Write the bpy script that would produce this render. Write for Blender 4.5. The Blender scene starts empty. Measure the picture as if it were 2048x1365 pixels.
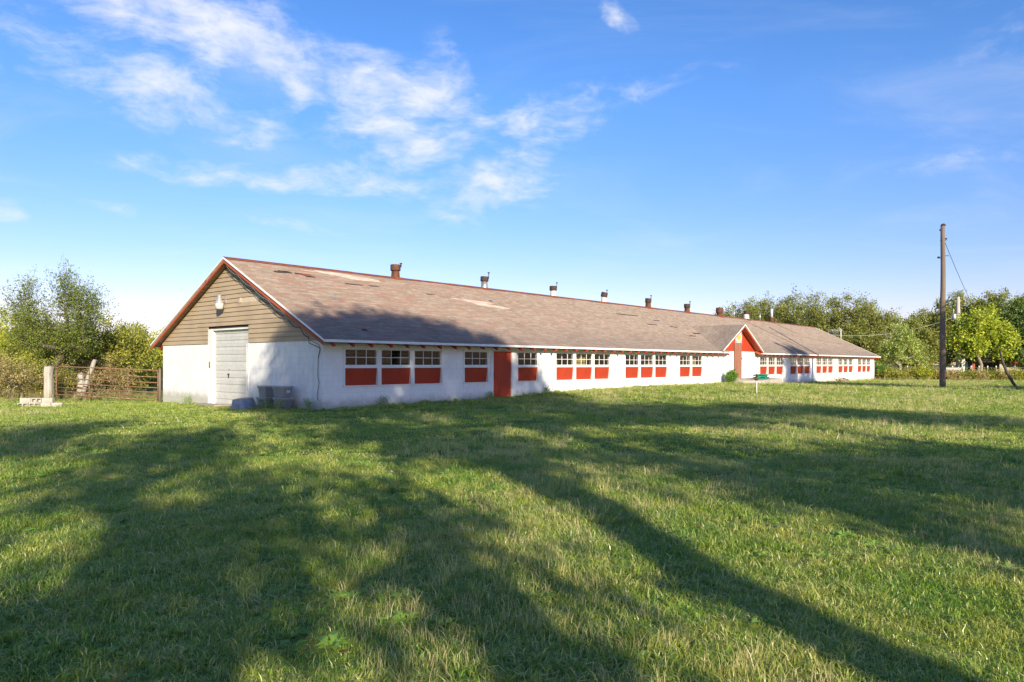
import bpy, bmesh, math, random
import numpy as np
from mathutils import Vector, Matrix, Euler

R = math.radians
random.seed(7)
scene = bpy.context.scene
COL = scene.collection

# ------------------------------------------------------------------ camera
FPX, HY, ROLL, CAMH = 1421.0, 726.3, math.atan(8.5 / 2868.0), 1.6
cd = bpy.data.cameras.new('camera')
cam = bpy.data.objects.new('camera', cd)
COL.objects.link(cam)
cam.location = (0, 0, CAMH)
cam.rotation_euler = (Matrix.Rotation(R(90), 3, 'X') @ Matrix.Rotation(ROLL, 3, 'Z')).to_euler()
cd.sensor_width = 36
cd.lens = FPX / 2048 * 36
cd.shift_y = (HY - 682.5) / 2048
cd.clip_end = 3000
cd.clip_start = 0.05
scene.camera = cam

# ------------------------------------------------------------------ sun and sky
SUN_EL = R(19.5)
SUN_TRAVEL = Vector((-0.327, 0.945, 0)).normalized()      # horizontal direction the light travels
to_sun = Vector((-SUN_TRAVEL.x * math.cos(SUN_EL), -SUN_TRAVEL.y * math.cos(SUN_EL), math.sin(SUN_EL)))
sl = bpy.data.lights.new('sun', 'SUN')
sl.energy = 4.3
sl.angle = R(0.55)
sl.color = (1.0, 0.89, 0.70)
so = bpy.data.objects.new('sun', sl)
COL.objects.link(so)
so.rotation_euler = to_sun.to_track_quat('Z', 'Y').to_euler()

scene.view_settings.view_transform = 'Standard'
scene.view_settings.look = 'None'
scene.view_settings.gamma = 1.0
scene.view_settings.exposure = 1.0

world = bpy.data.worlds.new('World')
scene.world = world
world.use_nodes = True


class NT:
    """tiny helper around a node tree"""
    def __init__(s, tree):
        s.t = tree
        s.t.nodes.clear()

    def n(s, kind, **kw):
        nd = s.t.nodes.new(kind)
        for k, v in kw.items():
            setattr(nd, k, v)
        return nd

    def put(s, sock, val):
        if isinstance(val, bpy.types.NodeSocket):
            s.t.links.new(val, sock)
        elif isinstance(val, (tuple, list)) and hasattr(sock, 'default_value') and hasattr(sock.default_value, '__len__') \
                and len(sock.default_value) == 4 and len(val) == 3:
            sock.default_value = (*val, 1)
        else:
            sock.default_value = val

    def math(s, op, a, b=None, c=None, clamp=False):
        nd = s.n('ShaderNodeMath', operation=op)
        nd.use_clamp = clamp
        s.put(nd.inputs[0], a)
        if b is not None:
            s.put(nd.inputs[1], b)
        if c is not None:
            s.put(nd.inputs[2], c)
        return nd.outputs[0]

    def vmath(s, op, a, b=None):
        nd = s.n('ShaderNodeVectorMath', operation=op)
        s.put(nd.inputs[0], a)
        if b is not None:
            s.put(nd.inputs[1], b)
        return nd.outputs['Value'] if op in ('LENGTH', 'DOT_PRODUCT') else nd.outputs[0]

    def mix(s, fac, a, b, blend='MIX'):
        nd = s.n('ShaderNodeMix', data_type='RGBA', blend_type=blend)
        s.put(nd.inputs[0], fac)
        s.put(nd.inputs[6], a)
        s.put(nd.inputs[7], b)
        return nd.outputs[2]

    def noise(s, vec, scale, detail=4, rough=0.55, dist=0.0, dim='3D'):
        nd = s.n('ShaderNodeTexNoise', noise_dimensions=dim)
        s.put(nd.inputs['Vector'], vec)
        nd.inputs['Scale'].default_value = scale
        nd.inputs['Detail'].default_value = detail
        nd.inputs['Roughness'].default_value = rough
        nd.inputs['Distortion'].default_value = dist
        return nd.outputs['Fac']

    def ramp(s, fac, lo, hi, a=0.0, b=1.0, smooth=True):
        nd = s.n('ShaderNodeMapRange')
        nd.interpolation_type = 'SMOOTHSTEP' if smooth else 'LINEAR'
        nd.clamp = True
        s.put(nd.inputs[0], fac)
        nd.inputs[1].default_value = lo
        nd.inputs[2].default_value = hi
        nd.inputs[3].default_value = a
        nd.inputs[4].default_value = b
        return nd.outputs[0]

    def scale(s, vec, sc):
        nd = s.n('ShaderNodeMapping')
        s.put(nd.inputs[0], vec)
        nd.inputs['Scale'].default_value = sc
        return nd.outputs[0]

    def xyz(s, vec):
        nd = s.n('ShaderNodeSeparateXYZ')
        s.put(nd.inputs[0], vec)
        return nd.outputs

    def comb(s, x, y, z):
        nd = s.n('ShaderNodeCombineXYZ')
        for i, v in enumerate((x, y, z)):
            s.put(nd.inputs[i], v)
        return nd.outputs[0]


def build_world():
    w = NT(world.node_tree)
    sky = w.n('ShaderNodeTexSky', sky_type='NISHITA')
    sky.sun_disc = False
    sky.sun_elevation = SUN_EL
    sky.sun_rotation = math.atan2(to_sun.x, to_sun.y)
    sky.altitude = 300
    sky.air_density = 1.0
    sky.dust_density = 0.25
    sky.ozone_density = 2.2
    hs = w.n('ShaderNodeHueSaturation')
    hs.inputs['Saturation'].default_value = 1.28
    hs.inputs['Value'].default_value = 1.10
    w.put(hs.inputs['Color'], sky.outputs[0])
    tc = w.n('ShaderNodeTexCoord')
    d = w.vmath('NORMALIZE', tc.outputs['Generated'])
    x, y, z = w.xyz(d)
    az = w.math('ARCTAN2', x, y)                     # 0 = north (camera heading), right positive
    el = w.math('ARCSINE', z)
    zc = w.math('MAXIMUM', z, 0.02)
    den = w.math('ADD', zc, 0.12)
    plane = w.comb(w.math('DIVIDE', x, den), w.math('DIVIDE', y, den), 0.0)
    # turbulence moving the cloud outlines
    ang = w.comb(az, w.math('MULTIPLY', el, 1.25), 0.0)
    wob1 = w.n('ShaderNodeTexNoise'); w.put(wob1.inputs['Vector'], ang); wob1.inputs['Scale'].default_value = 7.0
    wob1.inputs['Detail'].default_value = 3
    woff = w.vmath('SUBTRACT', wob1.outputs['Color'], (0.5, 0.5, 0.5))
    ang2 = w.vmath('ADD', ang, w.vmath('MULTIPLY', woff, (0.085, 0.06, 0)))
    ax, ay, _ = w.xyz(ang2)
    # cloud banks (azimuth, elevation, half-width, half-height, tilt, strength) in degrees
    banks = [(-25.1, 23.9, 6.4, 1.75, -14, 1.20), (-19.2, 22.4, 2.2, 0.84, -25, 0.70), (-25.9, 18.4, 4.6, 1.17, -16, 1.00), (-32.5, 19.1, 1.5, 0.54, 0, 0.40),
             (-9.0, 21.5, 3.4, 0.96, -12, 0.95), (-4.9, 22.9, 1.6, 1.52, 30, 0.40), (-9.4, 18.1, 4.4, 1.71, -25, 1.00), (1.0, 18.5, 3.4, 0.94, 10, 0.85),
             (-13.6, 14.0, 5.0, 0.66, 4, 0.75), (-1.6, 13.5, 4.0, 1.25, 20, 0.75), (8.6, 20.8, 5.4, 0.76, 8, 0.36), (8.2, 25.8, 1.1, 0.71, -30, 0.85),
             (-23.1, 14.2, 4.6, 0.63, 3, 0.50), (-16.7, 20.2, 0.8, 0.68, 0, 0.50), (-16.6, 10.1, 2.6, 0.41, -12, 0.45), (30.1, 13.6, 5.4, 0.79, 8, 0.14),
             (33.1, 9.7, 3.0, 0.39, 5, 0.16), (-35.4, 5.5, 1.6, 0.91, -5, 0.50), (-27.6, 3.4, 3.3, 0.39, 0, 0.50), (-35.7, 9.7, 0.7, 0.44, 0, 0.60),
             (-28.6, 11.1, 2.9, 0.44, 0, 0.40),
             (55, 22, 14, 4, 10, .5), (75, 14, 16, 3, 0, .7), (-60, 20, 12, 4, 8, .9), (-80, 30, 16, 6, -10, .8)]
    tot = None
    for (a, e, hw, hh, tl, stg) in banks:
        c, s_ = math.cos(R(tl)), math.sin(R(tl))
        dx = w.math('SUBTRACT', ax, R(a))
        dy = w.math('SUBTRACT', ay, R(e) * 1.25)
        p = w.math('ADD', w.math('MULTIPLY', dx, c / R(hw)), w.math('MULTIPLY', dy, s_ / R(hw)))
        q = w.math('ADD', w.math('MULTIPLY', dx, -s_ / R(hh * 1.25)), w.math('MULTIPLY', dy, c / R(hh * 1.25)))
        r2 = w.math('ADD', w.math('MULTIPLY', p, p), w.math('MULTIPLY', q, q))
        g = w.math('MULTIPLY', w.math('POWER', 2.718, w.math('MULTIPLY', r2, -0.50)), stg)
        tot = g if tot is None else w.math('ADD', tot, g)
    ndet = w.noise(w.scale(ang2, (1.0, 1.7, 1)), 13.0, 10, 0.60, 0.12)
    nfine = w.noise(w.scale(ang2, (1.0, 2.0, 1)), 40.0, 8, 0.66, 0.5)
    det = w.math('ADD', w.math('MULTIPLY', ndet, 0.8), w.math('MULTIPLY', nfine, 0.25))
    body = w.math('ADD', w.math('MULTIPLY', tot, .86), w.math('MULTIPLY', w.math('SUBTRACT', det, .515), 3.0))
    dens = w.math('MULTIPLY', w.ramp(body, 0.0, 1.5), w.ramp(tot, .02, .3))
    # thin veil of high cloud everywhere
    nveil = w.noise(w.scale(plane, (0.6, 1.0, 1)), 1.7, 8, 0.6, 0.9)
    veil = w.math('MULTIPLY', w.ramp(nveil, 0.45, 0.9), 0.32)
    dens = w.math('MAXIMUM', dens, veil)
    dens = w.math('MULTIPLY', dens, w.ramp(z, 0.0, 0.04))
    ccol = w.mix(w.ramp(ndet, 0.3, 0.75), (4.1, 4.4, 5.1), (5.1, 5.1, 5.3))
    skyc = w.mix(1.0, hs.outputs[0], w.mix(w.ramp(z, 0.0, 0.34, 0, 1, False), (.77, .56, .72), (1.0, .86, 1.02)), 'MULTIPLY')
    out = w.mix(w.math('MULTIPLY', dens, 0.88), skyc, ccol)
    bg = w.n('ShaderNodeBackground')
    w.put(bg.inputs[0], out)
    bg.inputs[1].default_value = 0.100
    o = w.n('ShaderNodeOutputWorld')
    w.put(o.inputs[0], bg.outputs[0])


build_world()

# ------------------------------------------------------------------ barn frame and ground heights
P0 = Vector((-6.391, 23.981, 0))
U = Vector((0.65869, 0.75241, 0))           # along the long front
V = Vector((-0.75241, 0.65869, 0))          # along the gable end, away from camera
BROT = math.atan2(U.y, U.x)
S_T = [-30, 0, 9, 12.4, 16.5, 21.5, 27.7, 31, 36, 42, 53, 67, 95]
Z_T = [0, 0, .09, .22, .29, .33, .32, .31, .16, .03, 0, -.08, 0]


def gz(x, y):
    x = np.asarray(x, float); y = np.asarray(y, float)
    s = (x - P0.x) * U.x + (y - P0.y) * U.y
    v = (x - P0.x) * V.x + (y - P0.y) * V.y
    m = np.interp(s, S_T, Z_T) * np.exp(-(np.where(v < 0, v / 11.0, v / 1.5)) ** 2)
    g = -0.0195 * np.clip(v, 0, 14) * np.exp(-(np.minimum(s, 0) / 16.0) ** 2) * np.clip(1 - (s - 0.2) / 0.6, 0, 1)
    g = g - 0.27 * np.clip((v - 12.5) / 1.0, 0, 1) * np.clip(s / 0.8, 0, 1) * np.exp(-((s - 2) / 25.0) ** 2)
    d = np.hypot(x, y)
    k = np.clip((60 - d) / 40, 0, 1) * np.where((s > -0.4) & (v > -0.5) & (v < 13), 0.0, 1.0)
    n = 0.02 * np.sin(x * .9 + 1.3) * np.sin(y * .7) + 0.013 * np.sin(x * 2.1 + y * 1.3) + 0.009 * np.sin(3.7 * y - 2.3 * x + 1)
    return m + g + n * k


def ray(px, py):
    dx, dy = px - 1024, py - HY
    c, s = math.cos(ROLL), math.sin(ROLL)
    return Vector(((c * dx + s * dy) / FPX, 1, (s * dx - c * dy) / FPX))


def on_ground(px, py):
    r = ray(px, py)
    z = 0.0
    for _ in range(12):
        t = (z - CAMH) / r.z
        z = float(gz(r.x * t, r.y * t))
    return Vector((r.x * t, r.y * t, z))


def at_depth(px, Y):
    x = (px - 1024) / FPX * Y
    return Vector((x, Y, float(gz(x, Y))))


def BL(s, v, z=0):
    return P0 + U * s + V * v + Vector((0, 0, z))


# ------------------------------------------------------------------ materials
def material(name):
    m = bpy.data.materials.new(name)
    m.use_nodes = True
    return m, NT(m.node_tree)


def finish(n, col, rough=0.8, bump=None, bstr=0.3, bdist=0.01, metal=0.0, spec=0.4, normal=None, coat=0.0):
    b = n.n('ShaderNodeBsdfPrincipled')
    n.put(b.inputs['Base Color'], col)
    n.put(b.inputs['Roughness'], rough)
    b.inputs['Metallic'].default_value = metal
    b.inputs['Specular IOR Level'].default_value = spec
    if coat:
        b.inputs['Coat Weight'].default_value = coat
    if bump is not None:
        bm = n.n('ShaderNodeBump')
        bm.inputs['Strength'].default_value = bstr
        bm.inputs['Distance'].default_value = bdist
        n.put(bm.inputs['Height'], bump)
        n.put(b.inputs['Normal'], bm.outputs[0])
    o = n.n('ShaderNodeOutputMaterial')
    n.put(o.inputs[0], b.outputs[0])
    return b


def noisy(name, c1, c2, scale=4.0, stretch=(1, 1, 1), rough=0.85, bstr=0.3, bdist=0.01, lo=0.35, hi=0.65, c3=None, s3=30.0,
          t3=(0.6, 0.72), metal=0.0, spec=0.4, world_space=False, detail=6):
    m, n = material(name)
    if world_space:
        g = n.n('ShaderNodeNewGeometry'); co = g.outputs['Position']
    else:
        t = n.n('ShaderNodeTexCoord'); co = t.outputs['Object']
    co = n.scale(co, stretch)
    f = n.noise(co, scale, detail, 0.6)
    col = n.mix(n.ramp(f, lo, hi), c1, c2)
    fine = n.noise(co, scale * 9, 4, 0.6)
    col = n.mix(n.ramp(fine, 0.3, 0.7, 0.0, 0.35), col, n.mix(0.55, col, (0.02, 0.02, 0.02)))
    if c3 is not None:
        k = n.noise(co, s3, 5, 0.65)
        col = n.mix(n.ramp(k, t3[0], t3[1]), col, c3)
    finish(n, col, rough, fine, bstr, bdist, metal, spec)
    return m


def mat_wall(name, dirty):
    m, n = material(name)
    co = n.n('ShaderNodeNewGeometry').outputs['Position']
    x, y, z = n.xyz(co)
    f = n.noise(n.scale(co, (1, 1, 1)), 1.1, 6, 0.6)
    st = n.noise(n.scale(co, (3, 3, 1.1)), 1.6, 6, 0.65)
    base = n.mix(n.ramp(f, .3, .7), (0.83, 0.825, 0.81), (0.75, 0.745, 0.73))
    if dirty:
        base = n.mix(n.ramp(st, .38, .72, 0, .55), base, (0.56, 0.55, 0.535))
        pt = n.noise(co, 2.6, 7, .7)
        base = n.mix(n.ramp(pt, .58, .68, 0, .7), base, (.78, .775, .76))
    else:
        base = n.mix(n.ramp(st, .5, .8, 0, .5), base, (0.62, 0.60, 0.57))
    # splash dirt and moss close to the ground (wear of the paint itself)
    spl = n.math('ADD', z, n.math('MULTIPLY', n.noise(co, 3.0, 5, .7), -0.5))
    base = n.mix(n.ramp(spl, 0.22, -0.20, 0, .75), base, (0.36, 0.34, 0.27))
    fine = n.noise(co, 60, 4, .6)
    finish(n, base, 0.75, fine, .25, .006, spec=.3)
    return m


def mat_roof(name, tint=(1, 1, 1)):
    m, n = material(name)
    co = n.n('ShaderNodeTexCoord').outputs['Object']
    x, y, z = n.xyz(co)
    sl_ = n.math('MULTIPLY', y, 1.116)
    row = n.math('FLOOR', n.math('DIVIDE', sl_, 0.1412))
    wn = n.n('ShaderNodeTexWhiteNoise', noise_dimensions='1D'); n.put(wn.inputs['W'], row)
    xo = n.math('ADD', n.math('DIVIDE', x, 0.31), n.math('MULTIPLY', wn.outputs['Value'], 7.0))
    tab = n.math('FLOOR', xo)
    cell = n.comb(tab, row, 0.0)
    wt = n.n('ShaderNodeTexWhiteNoise', noise_dimensions='3D'); n.put(wt.inputs['Vector'], cell)
    r1 = wt.outputs['Value']
    # strips of alike tabs, a metre or so long
    strip = n.math('FLOOR', n.math('DIVIDE', xo, 3.0))
    ws = n.n('ShaderNodeTexWhiteNoise', noise_dimensions='3D'); n.put(ws.inputs['Vector'], n.comb(strip, row, 3.0))
    r2 = ws.outputs['Value']
    big = n.noise(n.scale(co, (.35, .9, .9)), 1.0, 6, .6)
    mid = n.noise(n.scale(co, (.8, 3.5, 3.5)), 1.3, 5, .65)
    v = n.math('ADD', n.math('MULTIPLY', r1, .36), n.math('MULTIPLY', r2, .20))
    v = n.math('ADD', v, n.math('MULTIPLY', mid, .58))
    v = n.math('ADD', v, n.math('MULTIPLY', big, .35))
    col = n.mix(n.ramp(v, .45, .72), (.285, .21, .148), (.345, .27, .20))
    col = n.mix(n.ramp(v, .70, .92), col, (.41, .335, .26))
    red = n.math('ADD', n.math('MULTIPLY', r2, .30), n.math('MULTIPLY', n.noise(n.scale(co, (.9, 5.0, 5.0)), 1.2, 5, .65), 1.0))
    near = n.ramp(x, 30, 2, 0.2, .62)            # the older red-brown granules survive best at the near end
    col = n.mix(n.math('MULTIPLY', n.ramp(red, .56, .82), near), col, (.33, .155, .105))
    # dark weathering on the lower courses
    low = n.math('ADD', y, n.math('MULTIPLY', big, 2.0))
    col = n.mix(n.ramp(low, 3.2, .6, 0, .45), col, (.17, .145, .13))
    streak = n.noise(n.scale(co, (1.1, .12, .12)), 1.4, 5, .6)
    col = n.mix(n.ramp(streak, .56, .8, 0, .35), col, (.15, .12, .105))
    # joints between tabs
    fx = n.math('FRACT', xo)
    jt = n.math('LESS_THAN', fx, 0.035)
    col = n.mix(n.math('MULTIPLY', jt, .55), col, (.06, .05, .045))
    col = n.mix(1.0, col, tint, 'MULTIPLY')
    gr = n.noise(co, 90, 3, .7)
    col = n.mix(n.ramp(gr, .35, .7, 0, .3), col, (.12, .09, .08))
    finish(n, col, .95, gr, .35, .006, spec=.2)
    return m


def mat_boards(name, c1, c2, worn=None, pitch=0.0, wear=(.6, .72), rough=.7, stretch=(3, 3, .35)):
    m, n = material(name)
    co = n.n('ShaderNodeTexCoord').outputs['Object']
    st = n.noise(n.scale(co, stretch), 3.0, 6, .6)
    big = n.noise(co, .9, 4, .55)
    col = n.mix(n.ramp(st, .3, .7), c1, c2)
    col = n.mix(n.ramp(big, .4, .7, 0, .35), col, tuple(v * .62 for v in c1))
    if worn:
        wv = n.noise(n.scale(co, stretch), 6.0, 6, .7)
        col = n.mix(n.ramp(wv, wear[0], wear[1]), col, worn)
    finish(n, col, rough, st, .25, .006, spec=.35)
    return m


def leafmat(name, cols, trans=.35, rough=.5, scale=1.2):
    m, n = material(name)
    g = n.n('ShaderNodeNewGeometry')
    rnd = g.outputs['Random Per Island']
    f = n.noise(g.outputs['Position'], scale, 4, .6)
    k = n.math('ADD', n.math('MULTIPLY', rnd, .55), n.math('MULTIPLY', f, .6))
    col = n.mix(n.ramp(k, .30, .62), cols[0], cols[1])
    col = n.mix(n.ramp(k, .66, .9), col, cols[2])
    b = n.n('ShaderNodeBsdfPrincipled')
    n.put(b.inputs['Base Color'], col)
    b.inputs['Roughness'].default_value = rough
    b.inputs['Specular IOR Level'].default_value = .3
    t = n.n('ShaderNodeBsdfTranslucent')
    n.put(t.inputs[0], n.mix(1.0, col, (1.25, 1.25, .6), 'MULTIPLY'))
    mx = n.n('ShaderNodeMixShader')
    mx.inputs[0].default_value = trans
    n.put(mx.inputs[1], b.outputs[0]); n.put(mx.inputs[2], t.outputs[0])
    o = n.n('ShaderNodeOutputMaterial'); n.put(o.inputs[0], mx.outputs[0])
    return m


def mat_glass(name):
    m, n = material(name)
    co = n.n('ShaderNodeTexCoord').outputs['Object']
    tr = n.n('ShaderNodeBsdfTransparent'); tr.inputs[0].default_value = (.80, .84, .84, 1)
    gl = n.n('ShaderNodeBsdfGlossy'); gl.inputs['Roughness'].default_value = .03
    gl.inputs[0].default_value = (.9, .92, .95, 1)
    lw = n.n('ShaderNodeLayerWeight'); lw.inputs[0].default_value = .5
    fr = n.math('ADD', .018, n.math('MULTIPLY', n.math('POWER', lw.outputs['Facing'], 4.5), .9))
    a = n.n('ShaderNodeMixShader')
    n.put(a.inputs[0], fr); n.put(a.inputs[1], tr.outputs[0]); n.put(a.inputs[2], gl.outputs[0])
    df = n.n('ShaderNodeBsdfDiffuse'); df.inputs[0].default_value = (.33, .32, .29, 1)
    g = n.n('ShaderNodeNewGeometry')
    dirt = n.ramp(n.noise(g.outputs['Position'], 3.5, 6, .7), .40, .90, .004, .045)
    b = n.n('ShaderNodeMixShader')
    n.put(b.inputs[0], dirt); n.put(b.inputs[1], a.outputs[0]); n.put(b.inputs[2], df.outputs[0])
    o = n.n('ShaderNodeOutputMaterial'); n.put(o.inputs[0], b.outputs[0])
    return m


def mat_ground():
    m, n = material('lawn_soil')
    g = n.n('ShaderNodeNewGeometry')
    co = g.outputs['Position']
    a = n.noise(co, .35, 6, .6); b = n.noise(co, 2.2, 6, .65); c = n.noise(co, 17, 5, .7)
    col = n.mix(n.ramp(a, .35, .65), (.10, .15, .026), (.15, .195, .036))
    col = n.mix(n.ramp(b, .45, .75, 0, .7), col, (.24, .21, .10))
    col = n.mix(n.ramp(c, .55, .75, 0, .75), col, (.085, .060, .030))
    finish(n, col, .95, c, .6, .03, spec=.1)
    return m


def grassmat(name, cols, dry, dryamt=(.58, .85), trans=.42, rough=.36, spec=.75):
    m, n = material(name)
    g = n.n('ShaderNodeNewGeometry')
    co = g.outputs['Position']
    rnd = g.outputs['Random Per Island']
    oi = n.n('ShaderNodeObjectInfo')
    a = n.noise(co, .30, 5, .6); b = n.noise(co, 1.1, 6, .7)
    col = n.mix(n.ramp(n.math('ADD', n.math('MULTIPLY', a, .6), n.math('MULTIPLY', oi.outputs['Random'], .4)), .32, .68), cols[0], cols[1])
    col = n.mix(n.ramp(b, .42, .68, 0, .75), col, cols[2])
    d = n.math('ADD', n.math('MULTIPLY', rnd, .55), n.math('MULTIPLY', n.noise(co, .8, 5, .7), .6))
    col = n.mix(n.ramp(d, dryamt[0], dryamt[1]), col, dry)
    bs = n.n('ShaderNodeBsdfPrincipled')
    n.put(bs.inputs['Base Color'], col)
    bs.inputs['Roughness'].default_value = rough
    bs.inputs['Specular IOR Level'].default_value = spec
    t = n.n('ShaderNodeBsdfTranslucent')
    n.put(t.inputs[0], n.mix(1.0, col, (1.2, 1.25, .6), 'MULTIPLY'))
    mx = n.n('ShaderNodeMixShader'); mx.inputs[0].default_value = trans
    n.put(mx.inputs[1], bs.outputs[0]); n.put(mx.inputs[2], t.outputs[0])
    o = n.n('ShaderNodeOutputMaterial'); n.put(o.inputs[0], mx.outputs[0])
    return m


def plain(name, c, rough=.6, metal=0.0, spec=.4):
    return noisy(name, c, tuple(v * .85 for v in c), 5, rough=rough, bstr=.08, bdist=.003, metal=metal, spec=spec)


M = {}
M['wall'] = mat_wall('painted_block', False)
M['gablewall'] = mat_wall('weathered_painted_block', True)
M['mortar'] = noisy('painted_mortar', (.74, .735, .72), (.68, .67, .65), 3)
M['roof'] = mat_roof('asphalt_shingles')
M['roofpatch'] = mat_roof('faded_patch_shingles', (1.75, 1.9, 2.0))
M['felt'] = noisy('bare_roof_felt', (.035, .03, .028), (.07, .055, .05), 6)
M['rustdeck'] = noisy('rusty_red_patch', (.33, .07, .03), (.22, .05, .03), 6)
M['white'] = mat_boards('white_trim_paint', (.78, .77, .74), (.72, .71, .68), (.40, .34, .28), wear=(.70, .80))
M['whitejamb'] = mat_boards('peeling_white_paint', (.78, .77, .73), (.70, .68, .63), (.36, .24, .17), wear=(.60, .70))
M['red'] = mat_boards('red_barn_paint', (.44, .050, .017), (.37, .040, .015), (.28, .052, .026), wear=(.62, .8), rough=.6)
M['redtail'] = mat_boards('red_trim_paint', (.42, .052, .028), (.34, .042, .022), (.25, .12, .07), wear=(.66, .78))
M['redrake'] = mat_boards('orange_red_trim_paint', (.46, .095, .04), (.38, .075, .035), (.24, .14, .08), wear=(.62, .76), stretch=(2, 2, 2))
M['siding'] = mat_boards('tan_siding_paint', (.42, .325, .215), (.385, .295, .195), (.50, .41, .30), wear=(.74, .85), stretch=(2, .4, 3))
M['sidingback'] = noisy('dark_sheathing', (.05, .04, .03), (.03, .025, .02), 4)
M['rawwood'] = mat_boards('bare_grey_wood', (.62, .51, .38), (.50, .40, .29), (.70, .60, .46), wear=(.55, .7), stretch=(2, 8, .4))
M['doorwood'] = mat_boards('faded_red_door_wood', (.33, .135, .085), (.27, .105, .068), (.30, .20, .14), wear=(.52, .68))
M['ridge'] = noisy('rusty_ridge_metal', (.30, .085, .045), (.22, .06, .035), 3, rough=.6, metal=.2, c3=(.12, .05, .03), s3=5)
M['rust'] = noisy('rusted_sheet_metal', (.155, .062, .032), (.09, .038, .022), 4, rough=.75, metal=.25, c3=(.055, .03, .02), s3=9)
M['rustdark'] = noisy('dark_rusted_metal', (.085, .05, .035), (.045, .03, .024), 5, rough=.75, metal=.3)
M['galv'] = noisy('galvanised_metal', (.50, .51, .50), (.38, .39, .385), 5, rough=.45, metal=.7, c3=(.20, .12, .07), s3=7, t3=(.66, .76))
M['paintmetal'] = noisy('white_painted_metal', (.62, .60, .56), (.52, .50, .46), 5, rough=.6, c3=(.22, .10, .05), s3=8, t3=(.60, .72))
M['overdoor'] = noisy('pale_grey_door_paint', (.60, .60, .565), (.53, .53, .495), 2.5, stretch=(1, 1, .5), rough=.55, bstr=.05, c3=(.42, .40, .35), s3=6, t3=(.62, .8))
M['dark'] = noisy('dark_interior', (.045, .04, .035), (.03, .027, .024), 2)  # near-black, the shade inside the barn put into the colour
M['innerwood'] = noisy('interior_timber', (.16, .11, .07), (.11, .08, .05), 3)
M['card'] = noisy('cardboard_boxes', (.42, .31, .19), (.34, .25, .15), 4)
M['curtain'] = noisy('yellowed_curtain', (.55, .38, .14), (.42, .27, .09), 3, stretch=(6, 6, .4))
M['cabinet'] = noisy('pale_cabinet', (.48, .46, .40), (.38, .36, .31), 3)
M['glass'] = mat_glass('dusty_window_glass')
M['concrete'] = noisy('old_concrete', (.44, .40, .33), (.33, .30, .25), 2.2, rough=.95, bstr=.5, bdist=.02, c3=(.20, .175, .14), s3=5)
M['dirtslab'] = noisy('dusty_slab', (.40, .33, .25), (.30, .245, .18), 2.5, rough=.95, bstr=.5, bdist=.02, c3=(.20, .16, .11), s3=6)
M['block'] = noisy('cement_block', (.47, .43, .36), (.38, .345, .29), 4, rough=.95, bstr=.5, bdist=.01, c3=(.24, .21, .17), s3=12)
M['tote'] = noisy('grey_plastic', (.27, .28, .295), (.235, .245, .26), 3, rough=.45, bstr=.03)
M['totelid'] = noisy('pale_grey_plastic_lid', (.42, .42, .415), (.36, .36, .355), 3, rough=.5, bstr=.03)  # lighter grey than the tote body
M['label'] = plain('white_sticker', (.72, .75, .78))
M['ink'] = plain('faded_blue_ink', (.12, .17, .25))
M['tub'] = noisy('dull_galvanised_tub', (0.325, 0.345, 0.351), (0.221, 0.240, 0.254), 5, rough=.5, metal=.55, c3=(0.468, 0.481, 0.481), s3=6, t3=(.6, .75))
M['lampmetal'] = plain('lamp_aluminium', (.62, .62, .61), .4, .6)
M['globe'] = noisy('prismatic_lamp_glass', (.62, .60, .55), (.52, .50, .45), 30, stretch=(1, 1, .15), rough=.25, bstr=.2)
M['cable'] = plain('grey_cable', (.20, .20, .20), .7)
M['cabledark'] = plain('dark_cable', (.03, .03, .03), .7)
M['gatert'] = noisy('rusted_gate_tube', (.24, .125, .065), (.165, .085, .045), 5, rough=.75, metal=.15, c3=(.34, .26, .19), s3=5, t3=(.52, .66))
M['post'] = mat_boards('weathered_grey_post', (.42, .385, .33), (.31, .28, .235), (.15, .125, .10), wear=(.60, .74), rough=.9, stretch=(6, 6, .6))
M['pole'] = mat_boards('creosoted_pole', (.19, .145, .11), (.13, .10, .08), (.26, .17, .11), wear=(.58, .76), rough=.9, stretch=(6, 6, .25))
M['pale_pole'] = mat_boards('silvered_pole', (.45, .42, .37), (.36, .335, .30), (.24, .21, .18), wear=(.6, .75), rough=.9, stretch=(6, 6, .25))
M['leanpole'] = mat_boards('grey_dead_pole', (.075, .068, .06), (.05, .045, .04), (.15, .135, .12), wear=(.6, .74), stretch=(6, 6, .4))
M['bark'] = noisy('tree_bark', (.165, .13, .095), (.10, .08, .06), 5, stretch=(3, 3, .6), rough=.95, bstr=.7, bdist=.03)
M['palebark'] = noisy('pale_tree_bark', (.36, .29, .22), (.26, .21, .155), 5, stretch=(3, 3, .6), rough=.95, bstr=.6, bdist=.03)
M['leaf_elm'] = leafmat('elm_leaves', [(0.097, 0.166, 0.043), (0.166, 0.244, 0.058), (0.293, 0.332, 0.069)])
M['leaf_lawn'] = leafmat('near_elm_leaves', [(.13, .185, .030), (.20, .25, .040), (.31, .33, .055)])
M['leaf_row'] = leafmat('windbreak_leaves', [(.17, .20, .048), (.28, .30, .068), (.42, .40, .09)], scale=.7)
M['leaf_dark'] = leafmat('dark_leaves', [(0.071, 0.124, 0.039), (0.130, 0.199, 0.054), (0.225, 0.281, 0.067)], scale=.7)
M['leaf_yellow'] = leafmat('bright_yellow_green_leaves', [(0.227, 0.307, 0.035), (0.381, 0.446, 0.045), (0.584, 0.552, 0.057)])
M['leaf_mid'] = leafmat('pale_green_leaves', [(0.225, 0.305, 0.079), (0.360, 0.439, 0.112), (0.562, 0.562, 0.159)])
M['leaf_olive'] = leafmat('olive_scrub_leaves', [(0.185, 0.221, 0.045), (0.350, 0.360, 0.059), (0.585, 0.506, 0.079)])
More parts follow.
